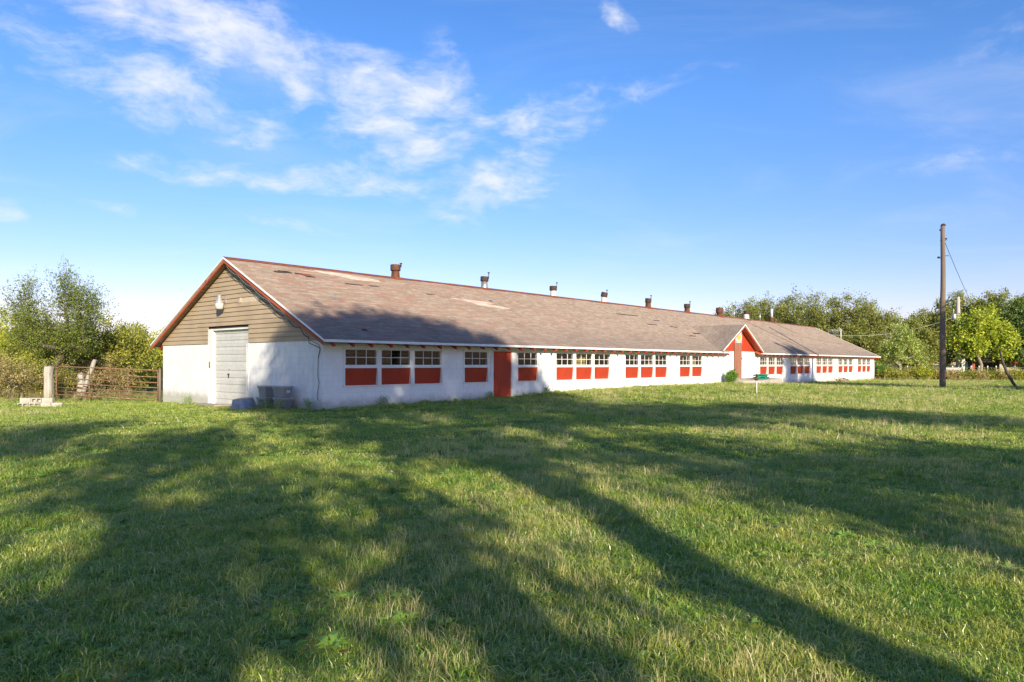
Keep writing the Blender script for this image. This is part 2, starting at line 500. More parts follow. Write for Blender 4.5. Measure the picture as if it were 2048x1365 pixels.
M['leaf_lime'] = leafmat('lime_scrub_leaves', [(0.236, 0.305, 0.036), (0.416, 0.451, 0.049), (0.675, 0.585, 0.067)])
M['leaf_brown'] = leafmat('brown_scrub_leaves', [(0.293, 0.236, 0.101), (0.451, 0.371, 0.159), (0.652, 0.506, 0.191)])
M['leaf_weed'] = leafmat('fresh_weed_leaves', [(0.117, 0.225, 0.039), (0.196, 0.343, 0.058), (0.313, 0.431, 0.078)])
M['soil'] = mat_ground()
M['grass'] = grassmat('lawn_grass', [(.14, .30, .028), (.31, .42, .045), (.48, .48, .095)], (.70, .62, .26), (.62, .92))
M['grassdry'] = grassmat('seedy_dry_grass', [(0.380, 0.425, 0.092), (0.483, 0.471, 0.149), (0.552, 0.506, 0.207)], (0.690, 0.575, 0.299), (.3, .6))
M['weedbrown'] = grassmat('dead_weed_stalks', [(.27, .24, .08), (.32, .27, .10), (.19, .24, .05)], (.40, .31, .16), (.5, .8))
M['hose'] = plain('green_hose_plastic', (.01, .22, .13), .4)
M['quiltwhite'] = plain('quilt_white', (.72, .71, .68))
M['quiltyellow'] = plain('quilt_yellow', (.75, .48, .03))
M['quiltgrey'] = plain('quilt_grey', (.30, .33, .36))
M['rustystreak'] = noisy('rust_stain', (.34, .17, .05), (.27, .18, .11), 5)
M['tanwall'] = plain('tan_shed_wall', (.42, .36, .26))
M['shedred'] = plain('red_shed_metal', (.42, .04, .025))
M['fencewire'] = plain('fence_wire', (.26, .25, .24), .5, .5)
M['steelpost'] = noisy('steel_fence_post', (.26, .25, .23), (.20, .15, .11), 6, rough=.6)
M['deadleaf'] = leafmat('fallen_leaves', [(.15, .075, .04), (.21, .12, .055), (.16, .11, .06)])


# ------------------------------------------------------------------ mesh helpers
class MB:
    def __init__(s):
        s.v = []; s.f = []

    def add(s, verts, faces):
        o = len(s.v)
        s.v += [tuple(p) for p in verts]
        s.f += [tuple(i + o for i in f) for f in faces]
        return s

    def box(s, x0, x1, y0, y1, z0, z1):
        vs = [(x, y, z) for z in (z0, z1) for y in (y0, y1) for x in (x0, x1)]
        return s.add(vs, [(0, 2, 3, 1), (4, 5, 7, 6), (0, 1, 5, 4), (2, 6, 7, 3), (0, 4, 6, 2), (1, 3, 7, 5)])

    def prism(s, poly, off):
        n = len(poly)
        off = Vector(off)
        a = [Vector(p) for p in poly]
        b = [p + off for p in a]
        fs = [tuple(range(n))[::-1], tuple(range(n, 2 * n))]
        fs += [(i, (i + 1) % n, n + (i + 1) % n, n + i) for i in range(n)]
        return s.add(a + b, fs)

    def tube(s, pts, rad, n=8, cap=True):
        pts = [Vector(p) for p in pts]
        rr = rad if isinstance(rad, (list, tuple)) else [rad] * len(pts)
        o = len(s.v)
        prev = None
        for i, p in enumerate(pts):
            d = (pts[min(i + 1, len(pts) - 1)] - pts[max(i - 1, 0)])
            d = d.normalized() if d.length > 1e-9 else Vector((0, 0, 1))
            if prev is None:
                a = d.orthogonal().normalized()
            else:
                a = (prev - d * prev.dot(d))
                a = a.normalized() if a.length > 1e-6 else d.orthogonal().normalized()
            prev = a
            b = d.cross(a)
            for k in range(n):
                t = 2 * math.pi * k / n
                s.v.append(tuple(p + (a * math.cos(t) + b * math.sin(t)) * rr[i]))
        for i in range(len(pts) - 1):
            for k in range(n):
                s.f.append((o + i * n + k, o + i * n + (k + 1) % n, o + (i + 1) * n + (k + 1) % n, o + (i + 1) * n + k))
        if cap:
            s.f.append(tuple(o + k for k in range(n))[::-1])
            s.f.append(tuple(o + (len(pts) - 1) * n + k for k in range(n)))
        return s

    def lathe(s, prof, n=20, c=(0, 0, 0)):
        o = len(s.v)
        for (r, z) in prof:
            for k in range(n):
                t = 2 * math.pi * k / n
                s.v.append((c[0] + r * math.cos(t), c[1] + r * math.sin(t), c[2] + z))
        for i in range(len(prof) - 1):
            for k in range(n):
                s.f.append((o + i * n + k, o + i * n + (k + 1) % n, o + (i + 1) * n + (k + 1) % n, o + (i + 1) * n + k))
        s.f.append(tuple(o + k for k in range(n))[::-1])
        s.f.append(tuple(o + (len(prof) - 1) * n + k for k in range(n)))
        return s

    def mesh(s, name, mat, smooth=False, bevel=0.0):
        me = bpy.data.meshes.new(name)
        me.from_pydata(s.v, [], s.f)
        if bevel:
            bm = bmesh.new(); bm.from_mesh(me)
            bmesh.ops.remove_doubles(bm, verts=bm.verts, dist=1e-5)
            bmesh.ops.bevel(bm, geom=list(bm.edges), offset=bevel, segments=1, affect='EDGES')
            bm.to_mesh(me); bm.free()
        me.materials.append(mat)
        if smooth:
            for p in me.polygons:
                p.use_smooth = len(p.vertices) == 4
        me.update()
        return me

    def build(s, name, mat, parent=None, smooth=False, loc=None, bevel=0.0):
        return link(name, s.mesh(name, mat, smooth, bevel), parent, loc)


def link(name, me, parent=None, loc=None):
    o = bpy.data.objects.new(name, me)
    COL.objects.link(o)
    if parent is not None:
        o.parent = parent
    if loc is not None:
        o.location = loc
    return o


def tag(o, label=None, cat=None, group=None, kind=None):
    if label: o['label'] = label
    if cat: o['category'] = cat
    if group: o['group'] = group
    if kind: o['kind'] = kind
    return o


def empty(name, loc=(0, 0, 0), rz=0.0):
    o = bpy.data.objects.new(name, None)
    o.empty_display_size = .3
    COL.objects.link(o)
    o.location = loc
    o.rotation_euler = (0, 0, rz)
    return o


def np_mesh(name, Vv, F, mat, smooth=False):
    """F: (n,k) int array with constant k"""
    me = bpy.data.meshes.new(name)
    n, k = F.shape
    me.vertices.add(len(Vv)); me.vertices.foreach_set('co', np.asarray(Vv, np.float32).ravel())
    me.loops.add(n * k); me.loops.foreach_set('vertex_index', F.astype(np.int32).ravel())
    me.polygons.add(n)
    me.polygons.foreach_set('loop_start', np.arange(0, n * k, k, dtype=np.int32))
    me.polygons.foreach_set('loop_total', np.full(n, k, np.int32))
    if smooth:
        me.polygons.foreach_set('use_smooth', np.ones(n, bool))
    me.materials.append(mat)
    me.update(calc_edges=True)
    me.validate()
    return me


# ------------------------------------------------------------------ ground
def build_ground():
    def axis(lo, hi, fine_lo, fine_hi, step):
        a = list(np.arange(fine_lo, fine_hi + .001, step))
        s, p = step, fine_hi
        while p < hi:
            s *= 1.25; p += s; a.append(min(p, hi))
        s, p = step, fine_lo
        b = []
        while p > lo:
            s *= 1.25; p -= s; b.append(max(p, lo))
        return np.array(b[::-1] + a)
    xs = axis(-900, 900, -26, 40, .4)
    ys = axis(-300, 1500, -2, 62, .4)
    X, Y = np.meshgrid(xs, ys)
    Z = gz(X, Y)
    Vv = np.stack([X, Y, Z], -1).reshape(-1, 3)
    nx, ny = len(xs), len(ys)
    i = np.arange(nx - 1)[None, :] + np.arange(ny - 1)[:, None] * nx
    F = np.stack([i, i + 1, i + 1 + nx, i + nx], -1).reshape(-1, 4)
    o = link('ground', np_mesh('ground', Vv, F, M['soil'], True))
    tag(o, kind='structure')


build_ground()

# ------------------------------------------------------------------ the long barn
WTOP, LEN, WID = 2.38, 67.7, 12.56
RIDGE_V, RIDGE_Z = 6.28, 5.69
EAVE_V, EAVE_Z = -0.52, 2.36
RS = (RIDGE_Z - EAVE_Z) / (RIDGE_V - EAVE_V)
RAKE = 0.32


def roof_z(v):
    return EAVE_Z + RS * (v - EAVE_V) if v <= RIDGE_V else EAVE_Z + RS * (2 * RIDGE_V - v - EAVE_V)


barn = empty('barn', P0, BROT)
tag(barn, 'long low white block barn with red window panels and faded brown shingle roof', 'barn')

# openings along the front: groups of windows, doors
WZ0, WZ1 = 0.74, 2.14
win_groups = [(0.82, 3), (12.80, 3), (18.88, 3), (24.97, 2), (37.17, 3), (43.30, 3), (49.42, 3), (55.50, 3), (61.62, 3)]
UNIT = 1.58
windows = []
front_open = []
for s0, k in win_groups:
    for i in range(k):
        windows.append(s0 + i * UNIT)
    kk = 3 if s0 == 24.97 else k
    front_open.append((s0, s0 + kk * UNIT, WZ0, WZ1))
windows += [6.67, 10.02]
front_open += [(6.67, 6.67 + UNIT, WZ0, WZ1), (10.02, 10.02 + UNIT, WZ0, WZ1), (8.40, 9.76, -.6, 2.16)]
BAY0, BAY1, BAYP = 31.35, 35.95, 0.12
DOOR_L, DOOR_R, DOOR_T = 4.90, 8.16, 2.95          # overhead door opening in gable (along v)


def cells(L0, L1, z0, z1, opens):
    xs = sorted({L0, L1, *[min(max(v, L0), L1) for o in opens for v in o[:2]]})
    zs = sorted({z0, z1, *[min(max(v, z0), z1) for o in opens for v in o[2:]]})
    for i in range(len(xs) - 1):
        run = None
        for j in range(len(zs) - 1):
            cx, cz = (xs[i] + xs[i + 1]) / 2, (zs[j] + zs[j + 1]) / 2
            if not any(o[0] < cx < o[1] and o[2] < cz < o[3] for o in opens):
                yield xs[i], xs[i + 1], zs[j], zs[j + 1]


def clip_rect(rects, o):
    out = []
    for (a, b, c, d) in rects:
        if o[1] <= a or o[0] >= b or o[3] <= c or o[2] >= d:
            out.append((a, b, c, d)); continue
        if o[0] > a: out.append((a, o[0], c, d))
        if o[1] < b: out.append((o[1], b, c, d))
        m0, m1 = max(a, o[0]), min(b, o[1])
        if o[2] > c: out.append((m0, m1, c, o[2]))
        if o[3] < d: out.append((m0, m1, o[3], d))
    return out


ZB = -0.62
gable_open = [(DOOR_L, DOOR_R, -1, DOOR_T)]
# wall cores (mortar plane), 0.2 thick
mb = MB()
for a, b, c, d in cells(0.006, LEN - .2, ZB, WTOP, front_open):
    mb.box(a, b, .005, .2, c, d)
wall_front = mb.build('front_wall', M['mortar'], barn)
wall_gable = MB().box(.003, .2, .2, DOOR_L, ZB, WTOP).build('gable_wall', M['mortar'], barn)
wall_gable_b = MB().box(.003, .2, DOOR_R, WID - .006, ZB, WTOP).build('gable_wall', M['mortar'], barn)
MB().box(LEN - .2, LEN, .206, WID - .2, ZB, WTOP).build('end_wall', M['wall'], barn)
MB().box(.2, LEN, WID - .2, WID, ZB, WTOP).build('rear_wall', M['wall'], barn)
MB().prism([(LEN - .15, .1, WTOP + .002), (LEN - .15, WID - .1, WTOP + .002), (LEN - .15, RIDGE_V, roof_z(RIDGE_V) - .16)], (.12, 0, 0)) \
    .build('end_gable', M['siding'], barn)
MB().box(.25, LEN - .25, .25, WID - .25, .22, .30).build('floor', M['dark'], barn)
MB().box(.3, LEN - .3, WID - .26, WID - .21, .31, 3.0).build('interior_shade_sheet', M['dark'], barn)  # added dark sheet over the white rear wall, interior shade as colour
MB().box(.22, .26, 8.3, WID - .3, .31, 2.9).build('interior_shade_sheet', M['dark'], barn)  # second added dark sheet, inside the gable wall, also painted-in shade

# concrete blocks, painted: the 300 that show largest are objects, the rest one part
BH, BW, JT = 0.203, 0.406, 0.007
blk = []
nrow = int(round((WTOP - ZB) / BH)) + 1
for r in range(nrow):
    z1 = WTOP - r * BH; z0 = z1 - BH
    if z1 < -0.3: break
    off = 0 if r % 2 else BW / 2
    k = -1
    while True:
        a = off + k * BW; k += 1
        if a > LEN: break
        ra = [(max(a, 0.0), min(a + BW, LEN), z0, z1)]
        if ra[0][1] - ra[0][0] < .03: continue
        for o in front_open: ra = clip_rect(ra, o)
        for q in ra: blk.append(('f', *q))
    k = -1
    while True:
        a = off + k * BW; k += 1
        if a > WID: break
        ra = [(max(a, 0.0), min(a + BW, WID), z0, z1)]
        if ra[0][1] - ra[0][0] < .03: continue
        for o in gable_open: ra = clip_rect(ra, o)
        for q in ra: blk.append(('g', *q))


def blk_dist(b):
    m = (b[1] + b[2]) / 2
    p = BL(m, 0) if b[0] == 'f' else BL(0, m)
    fore = abs((V if b[0] == 'f' else U).dot(p.normalized()))
    return p.length / max(fore, .1) ** .5


blk = [b for b in blk if b[2] - b[1] > .02 and b[4] - b[3] > .02]
blk.sort(key=blk_dist)
cache = {}
rest = {'f': MB(), 'g': MB()}
rb = random.Random(3)
ncount = 0
for side, a, b, c, d in blk:
    w, h = b - a - JT, d - c - JT
    if w < .01 or h < .01: continue
    proud = rb.uniform(0, .0012)
    big = w > .3 and h > .15
    if big and ncount < 300:
        ncount += 1
        key = (side, round(w, 2), round(h, 2))
        if key not in cache:
            q = MB()
            if side == 'f': q.box(-w / 2, w / 2, 0, .03, -h / 2, h / 2)
            else: q.box(0, .03, -w / 2, w / 2, -h / 2, h / 2)
            cache[key] = q.mesh('block', M['wall'] if side == 'f' else M['gablewall'])
        loc = ((a + b) / 2, -proud, (c + d) / 2) if side == 'f' else (-proud, (a + b) / 2, (c + d) / 2)
        link('block', cache[key], wall_front if side == 'f' else (wall_gable if a < 6 else wall_gable_b), loc)
    else:
        if side == 'f': rest['f'].box(a + JT / 2, b - JT / 2, -proud, .03, c + JT / 2, d - JT / 2)
        else: rest['g'].box(-proud, .03, a + JT / 2, b - JT / 2, c + JT / 2, d - JT / 2)
tag(rest['f'].build('block_courses', M['wall'], wall_front), kind='stuff')
tag(rest['g'].build('block_courses', M['gablewall'], wall_gable), kind='stuff')

# gable siding: every lap board its own piece
gs = MB()
gs.prism([(.04, .1, WTOP + .002), (.04, DOOR_L + .0, WTOP + .002), (.04, DOOR_L, DOOR_T), (.04, DOOR_R, DOOR_T), (.04, DOOR_R, WTOP + .002), (.04, WID - .1, WTOP + .002),
          (.04, RIDGE_V, roof_z(RIDGE_V) - .2)], (.1, 0, 0))
gable_siding = gs.build('gable_siding', M['sidingback'], barn)


def under_v(z):
    return (z + .14 - EAVE_Z) / RS + EAVE_V


EXPO = .176
rb = random.Random(11)
i = 0
z = WTOP - .03
while z < RIDGE_Z - .25:
    zt = z + EXPO + .025
    lo, hi = max(under_v(z) + .01, 0.0), WID - max(under_v(z) + .01, 0.0)
    spans = [(lo, hi)]
    if z + .03 < DOOR_T:
        spans = [(lo, DOOR_L - .0), (DOOR_R + .02, hi)]
        if z + EXPO > DOOR_T:
            pass
    if abs(z - 3.93) < .08:            # a piece of this row has fallen off and shows the bare sheathing
        spans = [(lo, 4.07), (5.49, hi)]
    cut = []
    for a, b in spans:
        pts = [a]
        p = a
        while b - p > 4.6:
            p += rb.uniform(2.6, 4.4)
            if b - p > .8: pts.append(p)
        pts.append(b)
        cut += [(pts[j] + (.003 if j else 0), pts[j + 1] - .003) for j in range(len(pts) - 2 + 1)]
    for a, b in cut:
        if b - a < .05: continue
        dz0, dz1 = rb.uniform(-.004, .004), rb.uniform(-.004, .004)
        if rb.random() < .12: dz0 -= .018
        lead = rb.uniform(-.004, .003)
        def top(v):                         # trim the upper edge along the rake
            return min(zt, roof_z(v) - .142)
        q = MB()
        za, zb_ = z + dz0, z + dz1
        ta, tb = top(a), top(b)
        poly_o = [(-.042 + lead, a, za), (-.042 + lead, b, zb_)]
        xt = .012
        vs, fs = [], []
        # break points where the rake starts to cut the top edge
        vv = [a]
        vc = under_v(zt)
        if a < vc < b: vv.append(vc)
        vc2 = WID - under_v(zt)
        if a < vc2 < b: vv.append(vc2)
        vv.append(b)
        n = len(vv)
        front_b = [(-.042 + lead, v, za + (zb_ - za) * (v - a) / (b - a)) for v in vv]
        front_t = [(-.004, v, max(top(v), za + .004)) for v in vv]
        back_b = [(.012, v, p[2]) for v, p in zip(vv, front_b)]
        q.v = front_b + front_t + back_b
        for j in range(n - 1):
            q.f.append((j, n + j, n + j + 1, j + 1))
            q.f.append((j, j + 1, 2 * n + j + 1, 2 * n + j))
        q.f.append((0, 2 * n, n)); q.f.append((n - 1, 2 * n - 1, 3 * n - 1))
        q.build('siding_board', M['siding'], gable_siding)
    z += EXPO
    i += 1
bw = MB().box(-.014, .035, 4.05, 5.52, 3.90, 4.14).build('bare_board', M['rawwood'], gable_siding)
tag(bw, 'bare unpainted wood where a siding board is missing')
MB().prism([(-.04, 5.47, 3.92), (-.04, 5.66, 3.88), (-.04, 5.60, 3.97), (-.04, 5.56, 4.09), (-.04, 5.45, 4.10)], (.02, 0, 0)).build('splinter', M['rawwood'], gable_siding)

# roof slabs -----------------------------------------------------------
TH = .10


def slope_slab(x0, x1, va, vb):
    a, b = roof_z(va), roof_z(vb)
    return [(x0, va, a - TH), (x1, va, a - TH), (x1, vb, b - TH), (x0, vb, b - TH)]


X0, X1 = -RAKE, LEN + RAKE
dk = MB()
for (xa, xb, va) in ((X0, BAY0 - .2, EAVE_V), (BAY0 - .2, BAY1 + .2, .3), (BAY1 + .2, X1, EAVE_V)):
    dk.prism(slope_slab(xa, xb, va, RIDGE_V), (0, 0, TH - .055))
roof_front = dk.build('roof', M['sidingback'], barn)
dk = MB().prism(slope_slab(X0, X1, WID - EAVE_V, RIDGE_V), (0, 0, TH - .012))
roof_rear = dk.build('rear_roof', M['roof'], barn)

# lapped shingle courses as real steps
NC = 54
sc = MB()
rb = random.Random(5)
for c in range(NC):
    va = EAVE_V - .012 + (RIDGE_V - EAVE_V) * c / NC
    vb = EAVE_V - .012 + (RIDGE_V - EAVE_V) * (c + 1.12) / NC
    vb = min(vb, RIDGE_V)
    ranges = [(X0 + .01, X1 - .01)] if va > .3 else [(X0 + .01, BAY0 - .2), (BAY1 + .2, X1 - .01)]
    for (xa, xb) in ranges:
        n = max(2, int((xb - xa) / 1.1))
        o = len(sc.v)
        for k in range(n + 1):
            x = xa + (xb - xa) * k / n
            sag = -.018 * math.sin(x * .42 + 1) * math.sin(max(c, 1) / NC * 3.1) - .012 * math.sin(x * 1.03)
            l = .014 + rb.uniform(-.003, .005)
            wv = rb.uniform(-.004, .004)
            za, zb_ = roof_z(va) + sag, roof_z(vb) + sag
            sc.v += [(x, va + wv, za - .02), (x, va + wv, za + l), (x, vb, zb_ + .004)]
        for k in range(n):
            p, q = o + 3 * k, o + 3 * (k + 1)
            sc.f += [(p, q, q + 1, p + 1), (p + 1, q + 1, q + 2, p + 2)]
tag(sc.build('shingle_courses', M['roof'], roof_front), kind='stuff')


def roof_poly(name, pts, mat, lift=.022):
    q = MB()
    a = [(x, v, roof_z(v) + lift) for x, v in pts]
    return q.prism(a, (0, 0, .01)).build(name, mat, roof_front)


tag(roof_poly('roof_patch', [(3.55, 5.98), (5.2, 5.92), (6.75, 5.60), (6.7, 5.40), (5.0, 5.42), (4.6, 5.62), (3.7, 5.8)], M['roofpatch']), 'pale patch of newer shingles near the ridge')
tag(roof_poly('roof_patch', [(10.0, 4.30), (12.3, 4.22), (12.9, 4.02), (11.9, 4.0), (13.7, 3.62), (13.4, 3.46), (11.6, 3.62), (11.0, 3.95), (10.4, 4.05)], M['roofpatch']), 'pale jagged patch of newer shingles at mid slope')
roof_poly('roof_patch', [(2.8, 5.85), (3.5, 5.82), (3.5, 5.75), (2.8, 5.78)], M['roofpatch'])
for (x, v, w) in ((1.3, 5.38, .5), (1.55, 5.50, .5), (1.75, 5.44, .35), (2.25, 5.42, .35), (2.62, 5.22, .45), (4.3, 4.82, .9), (5.6, 4.86, .5), (8.7, 4.55, .5), (1.85, .35, .2), (13.0, 4.50, .2),
                  (26.5, 3.1, 1.2), (29.3, 3.0, .9), (28.6, 3.9, .8), (24.8, 4.4, 2.6), (31.0, 2.2, 1.0), (29.5, 1.7, .8)):
    roof_poly('missing_shingle', [(x, v), (x + w, v - .01), (x + w + .03, v - .10), (x + .02, v - .11)], M['felt'], .018)
tag(roof_poly('missing_shingle', [(2.35, 5.42), (2.95, 5.38), (3.0, 5.22), (2.5, 5.24)], M['rustdeck'], .018), 'rust red bare spot near the ridge')
roof_poly('roof_seam', [(48.0, 5.75), (48.06, 5.75), (48.08, -.5), (48.0, -.5)], M['felt'], .02)
roof_poly('rust_stain', [(55.55, 6.1), (55.8, 6.1), (55.95, 4.4), (55.7, 3.2), (55.5, 4.4)], M['rustystreak'], .02)

# ridge cap: lengths of rusty metal
rb = random.Random(2)
x = X0 - .02
while x < X1:
    l = min(3.05, X1 - x)
    if l < .2: break
    q = MB()
    jz = rb.uniform(0, .012)
    hz = RIDGE_Z + .045 + jz
    w = .17
    prof = [(RIDGE_V - w, hz - w * RS), (RIDGE_V - w, hz - w * RS - .025), (RIDGE_V, hz - .025), (RIDGE_V + w, hz - w * RS - .025), (RIDGE_V + w, hz - w * RS), (RIDGE_V, hz)]
    q.prism([(x, p[0], p[1]) for p in prof], (l + .03 - .028, 0, 0))
    q.build('ridge_cap', M['ridge'], barn)
    x += l

# eave fascia, rakes, rafter tails
for (xa, xb) in ((X0, BAY0 - .25), (BAY1 + .25, X1)):
    MB().box(xa, xb, EAVE_V - .035, EAVE_V - .008, EAVE_Z - .085, EAVE_Z + .006).build('eave_fascia', M['white'], barn)
for sgn in (0, 1):
    def vv_(v): return v if sgn == 0 else 2 * RIDGE_V - v
    for xx, nm in ((X0, 'near'), (X1 - .0, 'far')):
        xo = xx - .03 if nm == 'near' else xx + .004
        a = [(xo, vv_(EAVE_V - .03), EAVE_Z - .055), (xo, vv_(RIDGE_V), RIDGE_Z - .04), (xo, vv_(RIDGE_V), RIDGE_Z + .035), (xo, vv_(EAVE_V - .03), EAVE_Z + .015)]
        MB().prism(a, (.026, 0, 0)).build('rake_trim', M['white'], barn)
        xo2 = xx + .004 if nm == 'near' else xx - .034
        a = [(xo2, vv_(EAVE_V + .02), EAVE_Z - .20), (xo2, vv_(RIDGE_V), RIDGE_Z - .19), (xo2, vv_(RIDGE_V), RIDGE_Z - .045), (xo2, vv_(EAVE_V + .02), EAVE_Z - .06)]
        MB().prism(a, (.03, 0, 0)).build('rake_board', M['redrake'], barn)
tail = MB()
tz0, tz1 = roof_z(EAVE_V + .01) - TH - .002, roof_z(.25) - TH - .002
tail.prism([(-.035, EAVE_V + .01, tz0), (-.035, .25, tz1), (-.035, .25, tz1 - .14), (-.035, EAVE_V + .05, tz0 - .13), (-.035, EAVE_V + .01, tz0 - .10)], (.07, 0, 0))
tail_me = tail.mesh('rafter_tail', M['redtail'])
x = .12
rb = random.Random(9)
while x < LEN:
    if not (BAY0 - .3 < x < BAY1 + .3):
        link('rafter_tail', tail_me, barn, (x + rb.uniform(-.03, .03), 0, rb.uniform(-.006, 0)))
    x += .81
o = link('rafter_tail', tail_me, barn, (.1, WID, 0)); o.rotation_euler = (0, 0, math.pi); o.location = (.1, WID, 0)
# frieze board closing the wall top below the rafters
MB().box(.0, BAY0 + .02, -.012, .19, WTOP + .003, WTOP + .16).build('frieze_board', M['white'], barn)
MB().box(BAY1 - .02, LEN, -.012, .19, WTOP + .003, WTOP + .16).build('frieze_board', M['white'], barn)

# windows ---------------------------------------------------------------
def window_meshes():
    W, Hh = UNIT, WZ1 - WZ0
    f = MB()
    jw = .085
    f.box(.004, jw, -.012, .16, 0.05, Hh)                      # left jamb
    f.box(W - jw, W - .004, -.012, .16, 0.05, Hh)              # right jamb
    f.box(.004, W - .004, -.035, .17, 0.0, .05)                # sill
    f.box(jw, W - jw, -.008, .15, Hh - .06, Hh)                # head
    f.box(jw, W - jw, -.016, .10, .66, .745)                   # meeting rail
    x0, x1, z0, z1 = jw, W - jw, .745, Hh - .06
    # sash rim
    f.box(x0, x0 + .035, .018, .06, z0, z1); f.box(x1 - .035, x1, .018, .06, z0, z1)
    f.box(x0 + .035, x1 - .035, .018, .06, z0, z0 + .03); f.box(x0 + .035, x1 - .035, .018, .06, z1 - .03, z1)
    frame = f.mesh('window_frame', M['white'])
    px0, px1, pz0, pz1 = x0 + .035, x1 - .035, z0 + .03, z1 - .03
    mt = MB()
    t = .021
    zm = (pz0 + pz1) / 2
    for k in (1, 2):
        xm = px0 + (px1 - px0) * k / 3
        mt.box(xm - t / 2, xm + t / 2, .022, .052, pz0, pz1)
    for k in range(3):
        a = px0 + (px1 - px0) * k / 3 + (t / 2 if k else 0)
        b = px0 + (px1 - px0) * (k + 1) / 3 - (t / 2 if k < 2 else 0)
        mt.box(a, b, .024, .050, zm - t / 2, zm + t / 2)
    muntin = mt.mesh('muntin', M['white'])
    pw, ph = (px1 - px0) / 3 - t, (pz1 - pz0) / 2 - t / 2
    pane = MB().box(-pw / 2 - .006, pw / 2 + .006, -.002, .002, -ph / 2 - .006, ph / 2 + .006).mesh('pane', M['glass'])
    pos = []
    for k in range(3):
        for j in range(2):
            pos.append((px0 + (px1 - px0) * (k + .5) / 3, .036, pz0 + (pz1 - pz0) * (.25 + .5 * j)))
    # lower panel of beaded boards, its bottom leaning inwards
    p = MB()
    nb = 18
    w0 = W - 2 * jw
    yt, yb = .03, .10
    for k in range(nb):
        a = jw + w0 * k / nb; b = jw + w0 * (k + 1) / nb - .012
        p.v += [(a, yb, .05), (b, yb, .05), (b, yt, .66), (a, yt, .66), (b + .012, yb + .012, .05), (b + .012, yt + .012, .66), (b, yb + .012, .05), (b, yt + .012, .66)]
        o = len(p.v) - 8
        p.f += [(o, o + 1, o + 2, o + 3), (o + 1, o + 6, o + 7, o + 2), (o + 6, o + 4, o + 5, o + 7)]
    p.prism([(jw, yb + .014, .05), (W - jw, yb + .014, .05), (W - jw, yt + .014, .66), (jw, yt + .014, .66)], (0, .02, 0))
    panel = p.mesh('lower_panel', M['red'])
    return frame, muntin, pane, pos, panel


fr_me, mu_me, pa_me, pane_pos, pn_me = window_meshes()
for s in windows:
    w = link('window', fr_me, barn, (s, 0, WZ0))
    link('muntin', mu_me, w)
    for p in pane_pos:
        link('pane', pa_me, w, p)
    link('lower_panel', pn_me, w)
# boarded third opening of the sixth group
q = MB()
s = 24.97 + 2 * UNIT
q.box(s + .004, s + UNIT - .004, .02, .08, WZ0 + .05, WZ1 - .004)
q.box(s + .004, s + .07, -.012, .02, WZ0 + .05, WZ1 - .004); q.box(s + UNIT - .07, s + UNIT - .004, -.012, .02, WZ0 + .05, WZ1 - .004)
q.box(s + .004, s + UNIT - .004, -.035, .10, WZ0, WZ0 + .05)
tag(q.build('boarded_window', M['white'], barn), 'window opening closed with a white board')

# red plank side door
da, db = 8.40, 9.76
q = MB()
q.box(da + .004, da + .09, -.014, .15, -.5, 2.156); q.box(db - .09, db - .004, -.014, .15, -.5, 2.156); q.box(da + .09, db - .09, -.014, .15, 2.10, 2.156)
side_door = q.build('side_door', M['white'], barn)
nb = 12
for k in range(nb):
    a = da + .093 + (db - da - .186) * k / nb; b = a + (db - da - .186) / nb - .006
    MB().box(a, b, .035, .06, -.3, 2.096).build('door_board', M['red'], side_door)
MB().box(da + .092, db - .092, .062, .08, -.3, 2.096).build('door_backing', M['sidingback'], side_door)
MB().box(da + .11, da + .16, -.005, .035, 1.05, 1.18).build('latch', M['rustdark'], side_door)
# downpipe like white batten left of the door
MB().tube([(8.30, -.03, 1.0), (8.30, -.03, 1.95)], .018, 6).build('conduit', M['white'], barn)

# sliding overhead door in the gable -------------------------------------
q = MB()
q.box(-.03, .20, DOOR_R - .34, DOOR_R - .002, -.6, DOOR_T - .002)                           # wide worn left casing
q.box(-.022, .18, DOOR_L + .002, DOOR_L + .16, -.6, WTOP - .05)
q.box(-.016, .16, DOOR_L + .002, DOOR_R - .34, DOOR_T - .07, DOOR_T - .004)
casing = q.build('door_casing', M['whitejamb'], barn)
MB().box(-.042, -.03, DOOR_R - .10, DOOR_R - .02, -.5, 2.35).build('casing_strip', M['white'], casing)
MB().box(-.05, -.03, DOOR_R - .16, DOOR_R - .12, 1.35, 1.62).build('hinge_strap', M['rustdark'], casing)
odoor = MB().box(.125, .14, DOOR_L + .10, DOOR_R - .30, -.3, DOOR_T - .06).build('overhead_door', M['overdoor'], barn)
zs = [-.25, .10, .38, .70, .97, 1.26, 1.62, 1.90, 2.20, 2.46, 2.73, DOOR_T - .062]
for k in range(len(zs) - 1):
    a, b = zs[k] + .008, zs[k + 1] - .008
    p = MB()
    p.prism([(.124, DOOR_L + .10, a), (.098, DOOR_L + .10, a + .012), (.092, DOOR_L + .10, (a + b) / 2 - .012), (.102, DOOR_L + .10, (a + b) / 2), (.092, DOOR_L + .10, (a + b) / 2 + .012), (.098, DOOR_L + .10, b - .012), (.124, DOOR_L + .10, b)],
            (0, DOOR_R - .30 - DOOR_L - .10, 0))
    p.build('door_panel', M['overdoor'], odoor)
q = MB().box(.06, .09, 6.62, 6.66, .98, 1.14); q.box(.06, .09, 6.58, 6.70, 1.10, 1.14)
q.build('door_handle', M['rustdark'], odoor)
MB().lathe([(.02, 0), (.02, .02)], 8, (.085, 6.6, 1.30)).build('lock', M['rustdark'], odoor)

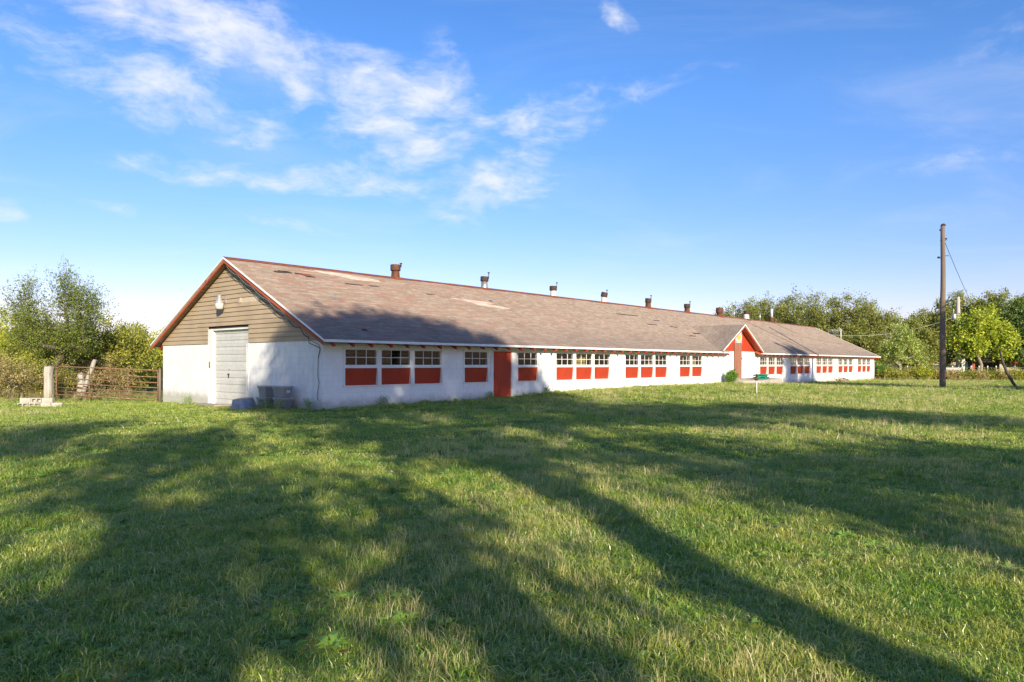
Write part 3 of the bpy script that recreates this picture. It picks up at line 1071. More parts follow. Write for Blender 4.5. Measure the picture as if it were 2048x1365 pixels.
# cross-gable entry bay -----------------------------------------------------
AP_S, AP_Z = 33.15, 4.27
q = MB().box(BAY0, BAY1, -BAYP, .0, ZB, 2.46)
q.box(BAY0, BAY0 + .15, 0.004, .4, 2.40, 2.46); q.box(BAY1 - .15, BAY1, .004, .4, 2.40, 2.46)
bay = q.build('entry_bay', M['wall'], barn)
rl, rr_ = 29.75, 36.35
sl_l = (AP_Z - 2.46) / (AP_S - rl)


def bay_top(s):
    return AP_Z - abs(s - AP_S) * ((AP_Z - 2.46) / (AP_S - rl) if s < AP_S else (AP_Z - 2.46) / (rr_ - AP_S))


nb = 30
for k in range(nb):
    a = BAY0 + (BAY1 - BAY0) * k / nb; b = BAY0 + (BAY1 - BAY0) * (k + 1) / nb - .008
    za, zb_ = bay_top(a) - .12, bay_top(b) - .12
    poly = [(a, -BAYP - .02, 2.44), (b, -BAYP - .02, 2.44), (b, -BAYP - .02, zb_)]
    if a < AP_S < b: poly.append((AP_S, -BAYP - .02, AP_Z - .12))
    poly.append((a, -BAYP - .02, za))
    MB().prism(poly, (0, .025, 0)).build('gable_board', M['red'], bay)
MB().prism([(BAY0, -BAYP + .008, 2.462), (BAY1, -BAYP + .008, 2.462), (BAY1, -BAYP + .008, bay_top(BAY1) - .12), (AP_S, -BAYP + .008, AP_Z - .12), (BAY0, -BAYP + .008, bay_top(BAY0) - .12)], (0, .05, 0)).build('gable_backing', M['sidingback'], bay)


def main_v(z):
    return (z - EAVE_Z) / RS + EAVE_V


FO = -.62
bt = .09
for (se, nm) in ((rl, 0), (rr_, 1)):
    top = [(AP_S, FO, AP_Z), (se, FO, 2.46), (se, main_v(2.46) + .05, 2.46), (AP_S, main_v(AP_Z) + .05, AP_Z)]
    if nm: top = top[::-1]
    MB().prism(top, (0, 0, -bt)).build('bay_roof', M['roof'], bay)
    a = [(AP_S, FO - .026, AP_Z + .02), (se, FO - .026, 2.47), (se, FO - .026, 2.40), (AP_S, FO - .026, AP_Z - .055)]
    MB().prism(a, (0, .022, 0)).build('bay_rake_trim', M['white'], bay)
    a = [(AP_S, FO + .002, AP_Z - bt - .002), (se, FO + .002, 2.46 - bt - .002), (se, FO + .002, 2.46 - .17), (AP_S, FO + .002, AP_Z - .19)]
    MB().prism(a, (0, .03, 0)).build('bay_rake_board', M['redrake'], bay)
    # painted soffit boards
    a = [(AP_S, FO + .035, AP_Z - bt - .003), (se, FO + .035, 2.46 - bt - .003), (se, -BAYP - .024, 2.46 - bt - .003), (AP_S, -BAYP - .024, AP_Z - bt - .003)]
    MB().prism(a, (0, 0, -.02)).build('soffit', M['redrake'], bay)
# sloped return board right of the bay
MB().prism([(BAY1 + .02, -.12, 2.56), (BAY1 + .02, EAVE_V - .04, 2.36), (BAY1 + .02, EAVE_V - .04, 2.20), (BAY1 + .02, -.12, 2.40)], (.05, 0, 0)).build('eave_return', M['redrake'], bay)
d0, d1 = 32.45, 33.62
bdoor = MB().box(d0, d1, -BAYP - .05, -BAYP - .024, .55, 2.98).build('bay_door', M['sidingback'], bay)
nb = 7
for k in range(nb):
    a = d0 + (d1 - d0) * k / nb; b = d0 + (d1 - d0) * (k + 1) / nb - .012
    MB().box(a, b, -BAYP - .075, -BAYP - .052, .55 + random.uniform(0, .03), 2.98 - random.uniform(0, .02)).build('door_plank', M['doorwood'], bay)
MB().box(d1 - .05, d1 + .06, -BAYP - .095, -BAYP - .076, 1.9, 2.0).build('hasp', M['rustdark'], bay)

# painted quilt square hung on the bay gable (a flat board)
qx, qz, qs = 33.15, 3.40, .50
quilt = empty('barn_quilt', BL(qx, -BAYP - .03, qz), BROT)
tag(quilt, 'yellow, white and grey painted quilt board above the plank door', 'sign')
MB().box(-qs, qs, -.03, -.0, -qs * .78, qs * .78).build('board', M['quiltwhite'], quilt)
y0 = -.034


def qpoly(pts, m, dy=0):
    MB().prism([(x_ * qs, y0 - dy, z_ * qs * .78) for x_, z_ in pts], (0, .003, 0)).build('painted_shape', m, quilt)


qpoly([(0, .95), (.62, .35), (.62, -.35), (0, -.95), (-.62, -.35), (-.62, .35)], M['quiltyellow'])
for sx in (-1, 1):
    for sz in (-1, 1):
        qpoly([(sx * .95, sz * .95), (sx * .35, sz * .95), (sx * .95, sz * .35)][:: sx * sz], M['quiltgrey'])
        qpoly([(sx * .08, sz * .08), (sx * .5, sz * .42), (sx * .36, sz * .56)][:: sx * sz], M['quiltgrey'], .004)
for a in ((0, .5), (0, -.5)):
    qpoly([(a[0] - .16, a[1]), (a[0], a[1] + .3), (a[0] + .16, a[1]), (a[0], a[1] - .3)][::-1], M['quiltwhite'], .004)

# roof vents ------------------------------------------------------------------
def roof_vent(s, hb, hc, rbs, rc, mb_, mc, tilt, tailang, tailh):
    zb = RIDGE_Z - .08
    b = MB().lathe([(rbs * 1.12, 0), (rbs, .12), (rbs * .9, hb + .12)], 18).build('roof_vent', mb_, barn, True, (s, RIDGE_V, zb))
    MB().box(-rbs * 1.15, rbs * 1.15, -rbs * 1.2, rbs * 1.2, -.05, .10).build('flashing', M['ridge'], b)
    c = MB()
    n = 20
    pr = [(rc * .96, 0), (rc, .02), (rc, hc), (rc * .97, hc + .01), (rc * .92, hc), (rc * .9, .05)]
    c.lathe(pr[:4], n)
    co = c.build('vent_cap', mc, b, True, (0, 0, hb + .13))
    co.rotation_euler = (R(tilt), R(tilt * .6), 0)
    t = MB()
    ca, sa = math.cos(R(tailang)), math.sin(R(tailang))
    t.prism([(-.012, 0, 0), (-.012, .13, .0), (-.012, .16, tailh), (-.012, .03, tailh * .9)], (.024, 0, 0))
    t.box(-.05, .05, .02, .14, tailh * .85, tailh * 1.05)
    to = t.build('wind_vane', M['rustdark'], b, False, (rc * ca, rc * sa, hb + .13 + hc * .6))
    to.rotation_euler = (0, 0, R(tailang))


vents = [(8.3, .30, .28, .21, .245, M['rust'], M['rust'], 0, -60, .20), (14.55, .34, .25, .19, .225, M['galv'], M['rustdark'], 2, -55, .34),
         (20.7, .32, .26, .19, .225, M['paintmetal'], M['rustdark'], 0, -50, .34), (26.25, .32, .30, .19, .22, M['paintmetal'], M['rustdark'], 9, -50, .30),
         (32.05, .32, .30, .21, .23, M['rust'], M['rustdark'], 3, -50, .36), (38.1, .30, .30, .22, .25, M['rust'], M['rustdark'], 0, -50, .34),
         (44.0, .20, .46, .25, .30, M['rust'], M['rust'], 0, -50, .08), (49.65, .42, .26, .26, .28, M['paintmetal'], M['rustdark'], 9, -40, .2)]
for a in vents:
    roof_vent(*a)
st = MB().tube([(55.7, RIDGE_V, 5.5), (55.7, RIDGE_V, 6.15)], .22, 12).build('stove_pipe', M['rust'], barn, True)
MB().tube([(55.7, RIDGE_V, 6.15), (55.72, RIDGE_V, 7.0)], .13, 12).build('flue', M['paintmetal'], st, True)
for s, h in ((46.95, .75), (52.8, .75)):
    MB().tube([(s, RIDGE_V, 5.6), (s, RIDGE_V, 5.7 + h)], .06, 8).build('vent_pipe', M['galv'], barn, True)
MB().tube([(67.2, 3.2, 4.0), (67.2, 3.2, 5.4)], .055, 8).build('vent_pipe', M['paintmetal'], barn, True)

# things glimpsed through the glass (inside the barn)
rb = random.Random(21)


def inside(name, label, cat, s, v, w, d, z0, h, m, extra=None):
    root = empty(name, BL(s, v, z0), BROT)
    tag(root, label, cat)
    return root


sh = empty('storage_shelf', BL(3.2, 1.7, .3), BROT)
tag(sh, 'timber shelf of boxes behind the near three windows', 'shelf')
for zz in (.85, 1.22, 1.62):
    MB().box(-2.2, 2.2, -.25, .25, zz, zz + .05).build('shelf_board', M['innerwood'], sh)
for xx in (-2.2, -.75, .75, 2.15):
    MB().box(xx, xx + .06, -.24, .24, 0, 1.9).build('upright', M['innerwood'], sh)
for k, (xx, zz, w, h) in enumerate(((-2.1, 1.28, .42, .24), (-1.5, 1.28, .34, .2), (.15, 1.28, .38, .24), (.7, 1.28, .22, .2), (1.3, 1.28, .5, .26), (-.1, .91, .45, .2), (.55, .91, .25, .22), (1.25, .91, .7, .24), (-1.9, .91, .8, .18))):
    o = empty('cardboard_box', BL(3.2 + xx + w / 2, 1.62, .3 + zz), BROT)
    nth = ['leftmost', 'second', 'third', 'fourth', 'rightmost', 'second', 'third', 'rightmost', 'leftmost'][k]
    tag(o, 'tan cardboard box, %s on the %s shelf behind the near windows' % (nth, 'upper' if zz > 1 else 'lower'), 'box', 'boxes on the shelf behind the near windows')
    MB().box(-w / 2, w / 2, -.15, .15, 0, h).build('carton', M['card'], o)
    MB().box(-w / 2 + .01, w / 2 - .01, -.16, -.151, h * .8, h * .98).build('flap', M['cabinet'], o)
for s, lab in ((14.95, 'yellowed curtain hanging behind a middle window pane'), (26.9, 'golden curtain behind the window beside the white boarded one')):
    c = MB()
    n = 40
    for k in range(n + 1):
        x_ = -.62 + 1.24 * k / n
        yy = .03 * math.sin(k * 1.15)
        c.v += [(x_, yy, 0), (x_, yy, 1.3)]
    c.f = [(2 * k, 2 * k + 2, 2 * k + 3, 2 * k + 1) for k in range(n)]
    o = c.build('curtain', M['curtain'], None, True)
    o.location = BL(s + .3, .42, .86); o.rotation_euler = (0, 0, BROT)
    md = o.modifiers.new('thick', 'SOLIDIFY'); md.thickness = .006
    tag(o, lab, 'curtain')
for s, w, h, m, lab in ((13.4, .9, 1.4, M['innerwood'], 'brown cabinet behind the first window of the middle triple'), (19.3, 1.0, .75, M['shedred'], 'red chest behind a window in the sunlit wall'), (22.9, .9, 1.35, M['card'], 'tan cupboard behind a window left of the blank bay'),
                        (38.3, 1.1, 1.2, M['cabinet'], 'pale cabinet behind the window right of the entry bay')):
    o = empty('cupboard', BL(s + .3, 1.1, .3), BROT)
    tag(o, lab, 'cupboard')
    MB().box(-w / 2, w / 2, -.25, .25, 0, h).build('carcass', m, o, bevel=.01)
    MB().box(-w / 2 + .03, -.01, -.27, -.252, .05, h - .05).build('cupboard_door', m, o)
    MB().box(.01, w / 2 - .03, -.27, -.252, .05, h - .05).build('cupboard_door', m, o)

# ------------------------------------------------------------------ things at the gable end
lamp = empty('yard_lamp', BL(-.02, 6.68, 3.98), BROT)
tag(lamp, 'dusty glass yard lamp on a short arm on the tan gable siding', 'lamp')
MB().tube([(0, 0, .04), (-.12, .01, .05), (-.24, .02, .03)], .022, 8).build('arm', M['lampmetal'], lamp, True)
MB().box(-.02, .0, -.05, .05, -.04, .12).build('mount_plate', M['lampmetal'], lamp)
MB().lathe([(.05, .30), (.075, .28), (.085, .10), (.15, .03), (.165, -.01), (.165, -.04)][::-1], 18, (-.26, .02, 0)).build('housing', M['lampmetal'], lamp, True)
MB().lathe([(.025, .30), (.03, .36), (.02, .38)], 10, (-.26, .02, 0)).build('photocell', M['cable'], lamp, True)
MB().lathe([(.09, -.29), (.145, -.27), (.16, -.15), (.16, -.042)], 22, (-.26, .02, 0)).build('globe', M['globe'], lamp, True)

for k, (dy, sag, m, lab) in enumerate(((0.0, .07, M['cable'], 'pale electric cable sagging along the right rake of the gable'), (.10, .15, M['cabledark'], 'dark electric cable hanging in loops below the right gable rake'))):
    pts = []
    sup = [6.1, 5.2, 4.1, 3.0, 2.0, 1.1, .45]
    for j in range(len(sup) - 1):
        for t in np.linspace(0, 1, 7)[:-1]:
            v = sup[j] + (sup[j + 1] - sup[j]) * t
            z = roof_z(v) - .24 - dy - sag * math.sin(math.pi * t)
            pts.append(BL(-.30 + .12 * k, v, z))
    pts += [BL(-.26, .42, 2.36 - dy), BL(-.07, .12, 2.20 - dy), BL(-.035, .09, 2.06), BL(-.03, .22, 1.75), BL(-.03, .24, 1.1), BL(-.03, .16, .75 if k else .9), BL(-.03, .28, .45 + .2 * k), BL(-.03, .22, .3)]
    if k: pts = pts[:-4]
    o = MB().tube(pts, .011 if k == 0 else .014, 5).build('electric_cable', m)
    tag(o, lab, 'cable')


def tote(loc, rz, label_on, lab, sc=1.0):
    root = empty('storage_tote', loc, rz)
    tag(root, lab, 'tote', 'grey totes stacked at the gable wall')
    w0, d0, w1, d1, h = .18, .25, .215, .305, .37
    q = MB()
    pts = []
    n = 0
    def ring(w, d, z, r):
        out = []
        for (sx, sy) in ((-1, -1), (1, -1), (1, 1), (-1, 1)):
            for t in range(4):
                a = {(-1, -1): 180, (1, -1): 270, (1, 1): 0, (-1, 1): 90}[(sx, sy)] + t * 30
                out.append((sx * (w - r) + r * math.cos(R(a)), sy * (d - r) + r * math.sin(R(a)), z))
        return out
    rings = [ring(w0, d0, 0, .035), ring(w0 + .002, d0 + .002, .02, .04), ring(w1 - .006, d1 - .006, h - .05, .045), ring(w1 + .012, d1 + .012, h - .045, .045), ring(w1 + .014, d1 + .014, h - .002, .045)]
    o = 0
    for r_ in rings: q.v += r_
    m = 16
    for i in range(len(rings) - 1):
        for k in range(m):
            q.f.append((i * m + k, i * m + (k + 1) % m, (i + 1) * m + (k + 1) % m, (i + 1) * m + k))
    q.f.append(tuple(range(m))[::-1]); q.f.append(tuple(range(4 * m, 5 * m)))
    q.build('bin', M['tote'], root)
    # lid with raised centre
    q = MB()
    rings = [ring(w1 + .024, d1 + .024, h, .05), ring(w1 + .026, d1 + .026, h + .03, .05), ring(w1 - .02, d1 - .02, h + .032, .04), ring(w1 - .035, d1 - .035, h + .022, .04)]
    for r_ in rings: q.v += r_
    for i in range(3):
        for k in range(m):
            q.f.append((i * m + k, i * m + (k + 1) % m, (i + 1) * m + (k + 1) % m, (i + 1) * m + k))
    q.f.append(tuple(range(m))[::-1]); q.f.append(tuple(range(3 * m, 4 * m)))
    q.build('lid', M['totelid'], root)
    # moulded ribs on the visible sides and a hand grip
    for xx in (-.09, .09):
        MB().prism([(xx - .012, -d0 - .004, .03), (xx + .012, -d0 - .004, .03), (xx + .012, -d1 - .002, h - .06), (xx - .012, -d1 - .002, h - .06)], (0, .012, 0)).build('rib', M['tote'], root)
    for yy in (-.14, 0, .14):
        MB().prism([(-w0 - .004, yy + .012, .03), (-w0 - .004, yy - .012, .03), (-w1 - .002, yy - .012, h - .06), (-w1 - .002, yy + .012, h - .06)], (.012, 0, 0)).build('rib', M['tote'], root)
    MB().box(-.075, .075, -d1 - .024, -d1 + .01, h - .085, h - .055).build('hand_grip', M['tote'], root)
    if label_on:
        st_ = MB().prism([(-.055, -d1 - .008, .175), (.075, -d1 - .008, .175), (.075, -d1 - .016, .31), (-.055, -d1 - .016, .31)], (0, .004, 0)).build('sticker', M['label'], root)
        MB().prism([(-.03, -d1 - .0165, .265), (.05, -d1 - .0165, .265), (.05, -d1 - .018, .295), (-.03, -d1 - .018, .295)], (0, .001, 0)).build('print', M['ink'], st_)
        MB().prism([(-.03, -d1 - .0125, .20), (.05, -d1 - .0125, .20), (.05, -d1 - .0135, .212), (-.03, -d1 - .0135, .212)], (0, .001, 0)).build('print', M['ink'], st_)
    return root


g1 = BL(-.40, 2.92); g2 = BL(-.47, 1.70)
z1 = float(gz(g1.x, g1.y)); z2 = float(gz(g2.x, g2.y))
tote((g1.x, g1.y, z1), BROT + R(2), False, 'lower grey tote of the stack nearer the overhead door')
tote((g1.x + .02, g1.y + .01, z1 + .405), BROT + R(-4), False, 'upper grey lidded tote of the stack nearer the overhead door')
tote((g2.x, g2.y, z2), BROT + R(-3), False, 'lower grey tote under the one with the white sticker')
tote((g2.x - .01, g2.y + .0, z2 + .405), BROT + R(5), True, 'upper grey lidded tote with a white sticker on its side')

# overturned galvanised tub
p = on_ground(488, 818)
tub = empty('wash_tub', (p.x, p.y, p.z + .02), R(25))
tub.rotation_euler = (R(4), R(-7), R(20))
tag(tub, 'dull galvanised tub turned upside down in front of the overhead door', 'tub')
q = MB()
n = 28
def oval(a, b, z): return [(a * math.cos(2 * math.pi * k / n), b * math.sin(2 * math.pi * k / n), z) for k in range(n)]
rg = [oval(.44, .30, 0), oval(.445, .305, .012), (oval(.43, .29, .02)), oval(.345, .235, .33), oval(.335, .225, .345), oval(.30, .20, .335)]
for r_ in rg: q.v += r_
for i in range(len(rg) - 1):
    for k in range(n): q.f.append((i * n + k, i * n + (k + 1) % n, (i + 1) * n + (k + 1) % n, (i + 1) * n + k))
q.f.append(tuple(range(5 * n, 6 * n)))
q.build('body', M['tub'], tub, True)
MB().tube([Vector(v) for v in oval(.447, .307, .006)] + [Vector(oval(.447, .307, .006)[0])], .011, 6).build('rim', M['galv'], tub, True)
MB().tube([(-.40, -.05, .14), (-.46, -.05, .13), (-.47, 0, .13), (-.46, .05, .13), (-.40, .05, .14)], .009, 6).build('handle', M['galv'], tub, True)

# concrete apron and mat in front of the overhead door
q = MB()
ang = [(-.02, 8.35), (-.02, 4.7), (-.75, 4.9), (-1.0, 5.6), (-.92, 6.8), (-.75, 7.8), (-.4, 8.5)]
zz = float(gz(BL(-.4, 6.5).x, BL(-.4, 6.5).y)) + .035
pts = [BL(a, b, zz) for a, b in ang]
q.prism([tuple(v) for v in pts], (0, 0, -.2))
tag(q.build('door_slab', M['dirtslab']), 'worn concrete slab in front of the overhead door', 'slab')
p = on_ground(454, 813)
o = MB().prism([(-.5, -.2, 0), (.45, -.26, 0), (.5, .22, 0), (-.42, .25, 0)], (0, 0, .07)).build('flat_stone', M['dirtslab'], None, bevel=.02)
o.location = (p.x, p.y, p.z); o.rotation_euler = (0, 0, R(30))
tag(o, 'flat brown stone lying between the door slab and the tub', 'stone')

# ------------------------------------------------------------------ left side: gate, posts, cement blocks
gr = BL(-.12, WID + .25); gr.z = float(gz(gr.x, gr.y))
gl = at_depth(113, 34.2)
gd = Vector((gl.x - gr.x, gl.y - gr.y, 0)); GL = gd.length
gate = empty('farm_gate', (gr.x, gr.y, gr.z + .10), math.atan2(gd.y, gd.x))
tag(gate, 'rusty seven bar tube gate between the barn corner and a weathered post', 'gate')
HG = 1.36
tilt = .16                                        # the latch end stands a little higher
def gp(t, h): return (t * GL, 0, h + tilt * t)
rad = .024
MB().tube([gp(0, 0), gp(0, HG - .1), gp(.02, HG)], rad * 1.2, 8).build('end_tube', M['gatert'], gate, True)
MB().tube([gp(.0, .0), gp(.985, 0), gp(1, .08), gp(1, HG - .30), gp(.993, HG - .12), gp(.975, HG - .02), gp(.95, HG), gp(.0, HG - .0)], rad * 1.15, 8).build('outer_tube', M['gatert'], gate, True)
for h in (.18, .36, .57, .80, 1.06):
    MB().tube([gp(0, h), gp(.25, h - .012), gp(.5, h - .006), gp(.8, h - .015), gp(1, h)], rad, 8).build('rail', M['gatert'], gate, True)
for t in (.29, .67):
    MB().prism([(t * GL - .035, -.032, 0), (t * GL + .035, -.032, 0), (t * GL + .035, -.032, HG + tilt * t), (t * GL - .035, -.032, HG + tilt * t)], (0, .006, 0)).build('stay', M['gatert'], gate)
MB().tube([gp(1, 1.12), gp(1.03, 1.14), gp(1.07, 1.10)], .012, 6).build('chain', M['galv'], gate, True)
hp = MB().tube([(gr.x + .08, gr.y + .02, gr.z - .3), (gr.x + .08, gr.y + .02, gr.z + 1.55)], .06, 10).build('gate_hinge_post', M['pole'], None, True)
tag(hp, 'thin dark hinge post between the gate and the white barn corner', 'post')


def rough_post(name, base, h, r0, r1, m, lab, cat, lean=(0, 0), seed=0, n=11, square=0.0):
    rr = random.Random(seed)
    q = MB()
    rings = 7
    for i in range(rings):
        t = i / (rings - 1)
        r = r0 + (r1 - r0) * t
        for k in range(n):
            a = 2 * math.pi * k / n
            kk = r * (1 + rr.uniform(-.09, .09))
            if square:
                kk *= 1 + square * (abs(math.cos(2 * a)) * -.0 + (1 / max(abs(math.cos(a)), abs(math.sin(a))) - 1))
            q.v.append((lean[0] * t * h + kk * math.cos(a), lean[1] * t * h + kk * math.sin(a), -.3 + (h + .3) * t + (rr.uniform(-.05, .05) if i == rings - 1 else 0)))
    for i in range(rings - 1):
        for k in range(n): q.f.append((i * n + k, i * n + (k + 1) % n, (i + 1) * n + (k + 1) % n, (i + 1) * n + k))
    q.f.append(tuple(range((rings - 1) * n, rings * n)))
    o = q.build(name, m)
    o.location = base
    tag(o, lab, cat)
    return o


pb = at_depth(98, 34.0)
rough_post('gate_post', pb, 1.62, .19, .17, M['post'], 'thick pale weathered gate post beside the rusty gate', 'post', (-.0, 0), 1, 14, .7)
for k, zz in enumerate((1.4, 1.1)):
    pass
pb = at_depth(163, 37.2)
rough_post('stump_post', pb, 1.25, .24, .13, M['post'], 'pale broken post standing behind the rusty gate', 'post', (-.03, 0), 2, 10)
o = rough_post('leaning_rail', (0, 0, 0), 2.15, .12, .11, M['post'], 'pale timber leaning on the broken post behind the gate', 'timber', (.40, 0), 5, 8)
pb = at_depth(156, 36.8); o.location = (pb.x, pb.y, pb.z - .2)

# cement blocks
def cblock(loc, rz, cores, lab, flip=False):
    root = empty('cement_block', loc, rz)
    tag(root, lab, 'block', 'loose cement blocks left of the gate')
    L, D, Hh, t = .40, .19, .19, .032
    q = MB()
    if cores:      # cores run front to back
        q.box(-L / 2, L / 2, -D / 2, D / 2, 0, t); q.box(-L / 2, L / 2, -D / 2, D / 2, Hh - t, Hh)
        q.box(-L / 2, -L / 2 + t, -D / 2, D / 2, t, Hh - t); q.box(L / 2 - t, L / 2, -D / 2, D / 2, t, Hh - t); q.box(-t * .7, t * .7, -D / 2, D / 2, t, Hh - t)
        q.box(-L / 2 + t, L / 2 - t, D / 2 - .05, D / 2 - .02, t, Hh - t)
    else:
        q.box(-L / 2, L / 2, -D / 2, -D / 2 + t, 0, Hh); q.box(-L / 2, L / 2, D / 2 - t, D / 2, 0, Hh)
        for c in (-L / 2, -t / 2, L / 2 - t): q.box(c, c + t, -D / 2 + t, D / 2 - t, 0, Hh)
    q.build('body', M['block'], root)
    return root


bx = on_ground(75, 814)
right = Vector((.99, .10, 0)).normalized()
ang = math.atan2(right.y, right.x)
def bp(dx, dz, dy=0): return (bx.x + right.x * dx - right.y * dy, bx.y + right.y * dx + right.x * dy, bx.z + dz)
cblock(bp(-.52, -.03), ang, True, 'leftmost cement block of the bottom row with open cores')
cblock(bp(-.10, -.03, .03), ang + .06, True, 'second cement block from the left in the bottom row')
cblock(bp(.36, -.03), ang - .05, False, 'third cement block from the left in the bottom row')
cblock(bp(.77, -.03, .02), ang + .03, False, 'rightmost cement block of the bottom row nearest the gate post')
cblock(bp(-.42, .165), ang + .03, False, 'leftmost cement block of the top row')
cblock(bp(-.01, .165, .01), ang - .02, True, 'middle cement block of the top row showing two square cores')
cblock(bp(.41, .165), ang + .02, False, 'right cement block of the top row with a plain face')

# ------------------------------------------------------------------ entry dock, hose, hydrant
dz = .60
dock = MB()
dpts = [BL(31.3, -.14), BL(31.4, -1.3), BL(32.4, -2.0), BL(35.9, -2.15), BL(36.0, -.14)]
n = len(dpts)
dock.v = [(a.x, a.y, -.3) for a in dpts] + [(a.x, a.y, dz + (.0 if i not in (1, 2) else -.12)) for i, a in enumerate(dpts)]
dock.f = [tuple(range(n))[::-1], tuple(range(n, 2 * n))] + [(i, (i + 1) % n, n + (i + 1) % n, n + i) for i in range(n)]
do = dock.build('loading_dock', M['concrete'], None, bevel=.05)
do.data.flip_normals()
tag(do, 'rough tan concrete dock below the plank door of the entry bay', 'dock')

hz0 = BL(34.2, -1.3, dz + .03)
pts = []
rr = random.Random(4)
for k in range(130):
    t = k / 129
    a = k * .42
    r = .62 + .2 * math.sin(k * .23) + rr.uniform(-.05, .05)
    pts.append(hz0 + U * (r * 1.1 * math.cos(a)) + V * (r * .55 * math.sin(a)) + Vector((0, 0, .20 * math.sin(math.pi * min(t * 1.4, 1)) + .04 * math.sin(k * .7))))
tag(MB().tube(pts, .028, 6).build('garden_hose', M['hose'], None, True), 'green garden hose heaped on the concrete dock', 'hose')

hy = on_ground(1513, 788)
hyd = empty('yard_hydrant', hy)
tag(hyd, 'pale yard hydrant pipe with a rusty head standing in the lawn', 'hydrant')
MB().tube([(0, 0, -.1), (0, 0, .62)], .034, 10).build('standpipe', M['paintmetal'], hyd, True)
MB().tube([(0, 0, .62), (0, 0, .78)], [.06, .065], 10).build('head', M['rust'], hyd, True)
MB().tube([(0, 0, .72), (-.09, -.03, .72), (-.12, -.04, .66)], .028, 8).build('spout', M['rust'], hyd, True)
MB().tube([(0, 0, .78), (.01, 0, .92)], .035, 6).build('lever', M['rustdark'], hyd, True)
lp = BL(52.6, -1.2); lp.z = float(gz(lp.x, lp.y))
q = MB(); rr = random.Random(8)
root = empty('brush_pile', lp); tag(root, 'small heap of brown sticks near the far barn wall', 'brush pile')
for k in range(26):
    a = rr.uniform(0, 6.28); r = rr.uniform(0, .5)
    c = Vector((r * math.cos(a), r * math.sin(a), rr.uniform(.05, .3))); d = Vector((rr.uniform(-1, 1), rr.uniform(-1, 1), rr.uniform(-.1, .6))) * .35
    MB().tube([c - d, c + d], .03, 5).build('stick', M['rawwood' if k % 3 else 'rust'], root)

# ------------------------------------------------------------------ poles, wires, fence, shed at the right
pp = on_ground(1885, 775)
pole = empty('utility_pole', pp)
tag(pole, 'tall dark wooden utility pole standing alone on the lawn', 'utility pole')
rr = random.Random(3)
pts = [(.0 + .02 * math.sin(i * .8), 0, -.4 + 11.5 * i / 14) for i in range(15)]
MB().tube([(p_[0], p_[1], p_[2]) for p_ in pts], [.205 - .075 * i / 14 for i in range(15)], 14).build('shaft', M['pole'], pole, True)
MB().lathe([(.13, 0), (.17, .04), (.12, .13), (.03, .17)], 12, (.02, 0, 11.1)).build('pole_cap', M['rustdark'], pole, True)
MB().tube([(-.25, 0, 8.9), (-.12, 0, 8.9)], .03, 8).build('bolt', M['rustdark'], pole)
MB().lathe([(.05, -.06), (.09, -.03), (.09, .05), (.04, .08)], 10, (-.30, -.02, 8.92)).build('insulator', M['rustdark'], pole, True)
MB().tube([(.1, 0, 9.05), (.42, 0, 9.05)], .022, 6).build('bolt', M['rustdark'], pole)
MB().tube([(-.2, 0, 10.1), (.22, 0, 10.1)], .022, 6).build('bolt', M['rustdark'], pole)
MB().lathe([(.03, 0), (.06, .03), (.06, .1), (.03, .13)], 10, (.20, -.03, 10.15)).build('insulator', M['rustdark'], pole, True)
MB().lathe([(.03, 0), (.06, .03), (.06, .1), (.03, .13)], 10, (-.20, -.03, 10.75)).build('insulator', M['rustdark'], pole, True)

p2 = at_depth(1916, 86)
pol2 = empty('meter_pole', p2)
tag(pol2, 'silvery wooden pole with a transformer and small lamp before the trees', 'utility pole')
MB().tube([(0, 0, -.3), (.02, 0, 4.8), (.0, 0, 9.75)], [.27, .24, .19], 12).build('shaft', M['pale_pole'], pol2, True)
MB().lathe([(.24, 0), (.27, .05), (.27, .62), (.2, .72)], 14, (-.55, -.1, 7.0)).build('transformer', M['galv'], pol2, True)
MB().tube([(-.3, -.05, 7.3), (0, -.05, 7.3)], .06, 6).build('bracket', M['galv'], pol2)
MB().lathe([(.05, 0), (.05, .35), (.09, .40), (.05, .5)], 8, (-.62, -.1, 7.72)).build('bushing', M['paintmetal'], pol2, True)
MB().tube([(0, -.1, 6.9), (.7, -.3, 6.95), (1.05, -.35, 6.9)], .04, 6).build('lamp_arm', M['galv'], pol2, True)
MB().lathe([(.12, -.35), (.24, -.2), (.22, 0), (.08, .12)], 12, (1.1, -.35, 6.8)).build('lamp_head', M['paintmetal'], pol2, True)
MB().box(.18, .62, -.35, -.05, .3, 2.3).build('meter_box', M['galv'], pol2, bevel=.02)

a = Vector((pp.x + .05, pp.y, 10.2)); b = at_depth(1985, 100); b = Vector((b.x, b.y, 5.6))
pts = [a + (b - a) * t + Vector((0, 0, -.9 * 4 * t * (1 - t))) for t in np.linspace(0, 1, 16)]
tag(MB().tube(pts, .018, 4).build('overhead_wire', M['cabledark']), 'thin dark wire running from the tall pole down to the trees', 'wire')
a = Vector((p2.x - .5, p2.y, 7.3)); b = BL(67.5, 7, 5.2)
pts = [a + (b - a) * t + Vector((0, 0, -1.2 * 4 * t * (1 - t))) for t in np.linspace(0, 1, 16)]
tag(MB().tube(pts, .022, 4).build('overhead_wire', M['galv']), 'pale slack wire from the transformer pole to the barn end', 'wire')

lb = on_ground(2041, 779)
q = MB()
pts = []
for t in np.linspace(0, 1, 9):
    pts.append((-1.28 * t - .22 * math.sin(math.pi * t), .1 * t, -.25 + 2.75 * t + .0))
lo = q.tube(pts, [.075, .08, .085, .085, .08, .075, .07, .065, .05], 9).build('leaning_pole', M['leanpole'], None, True)
lo.location = lb
tag(lo, 'bowed grey pole leaning out of the ground at the right edge', 'pole')

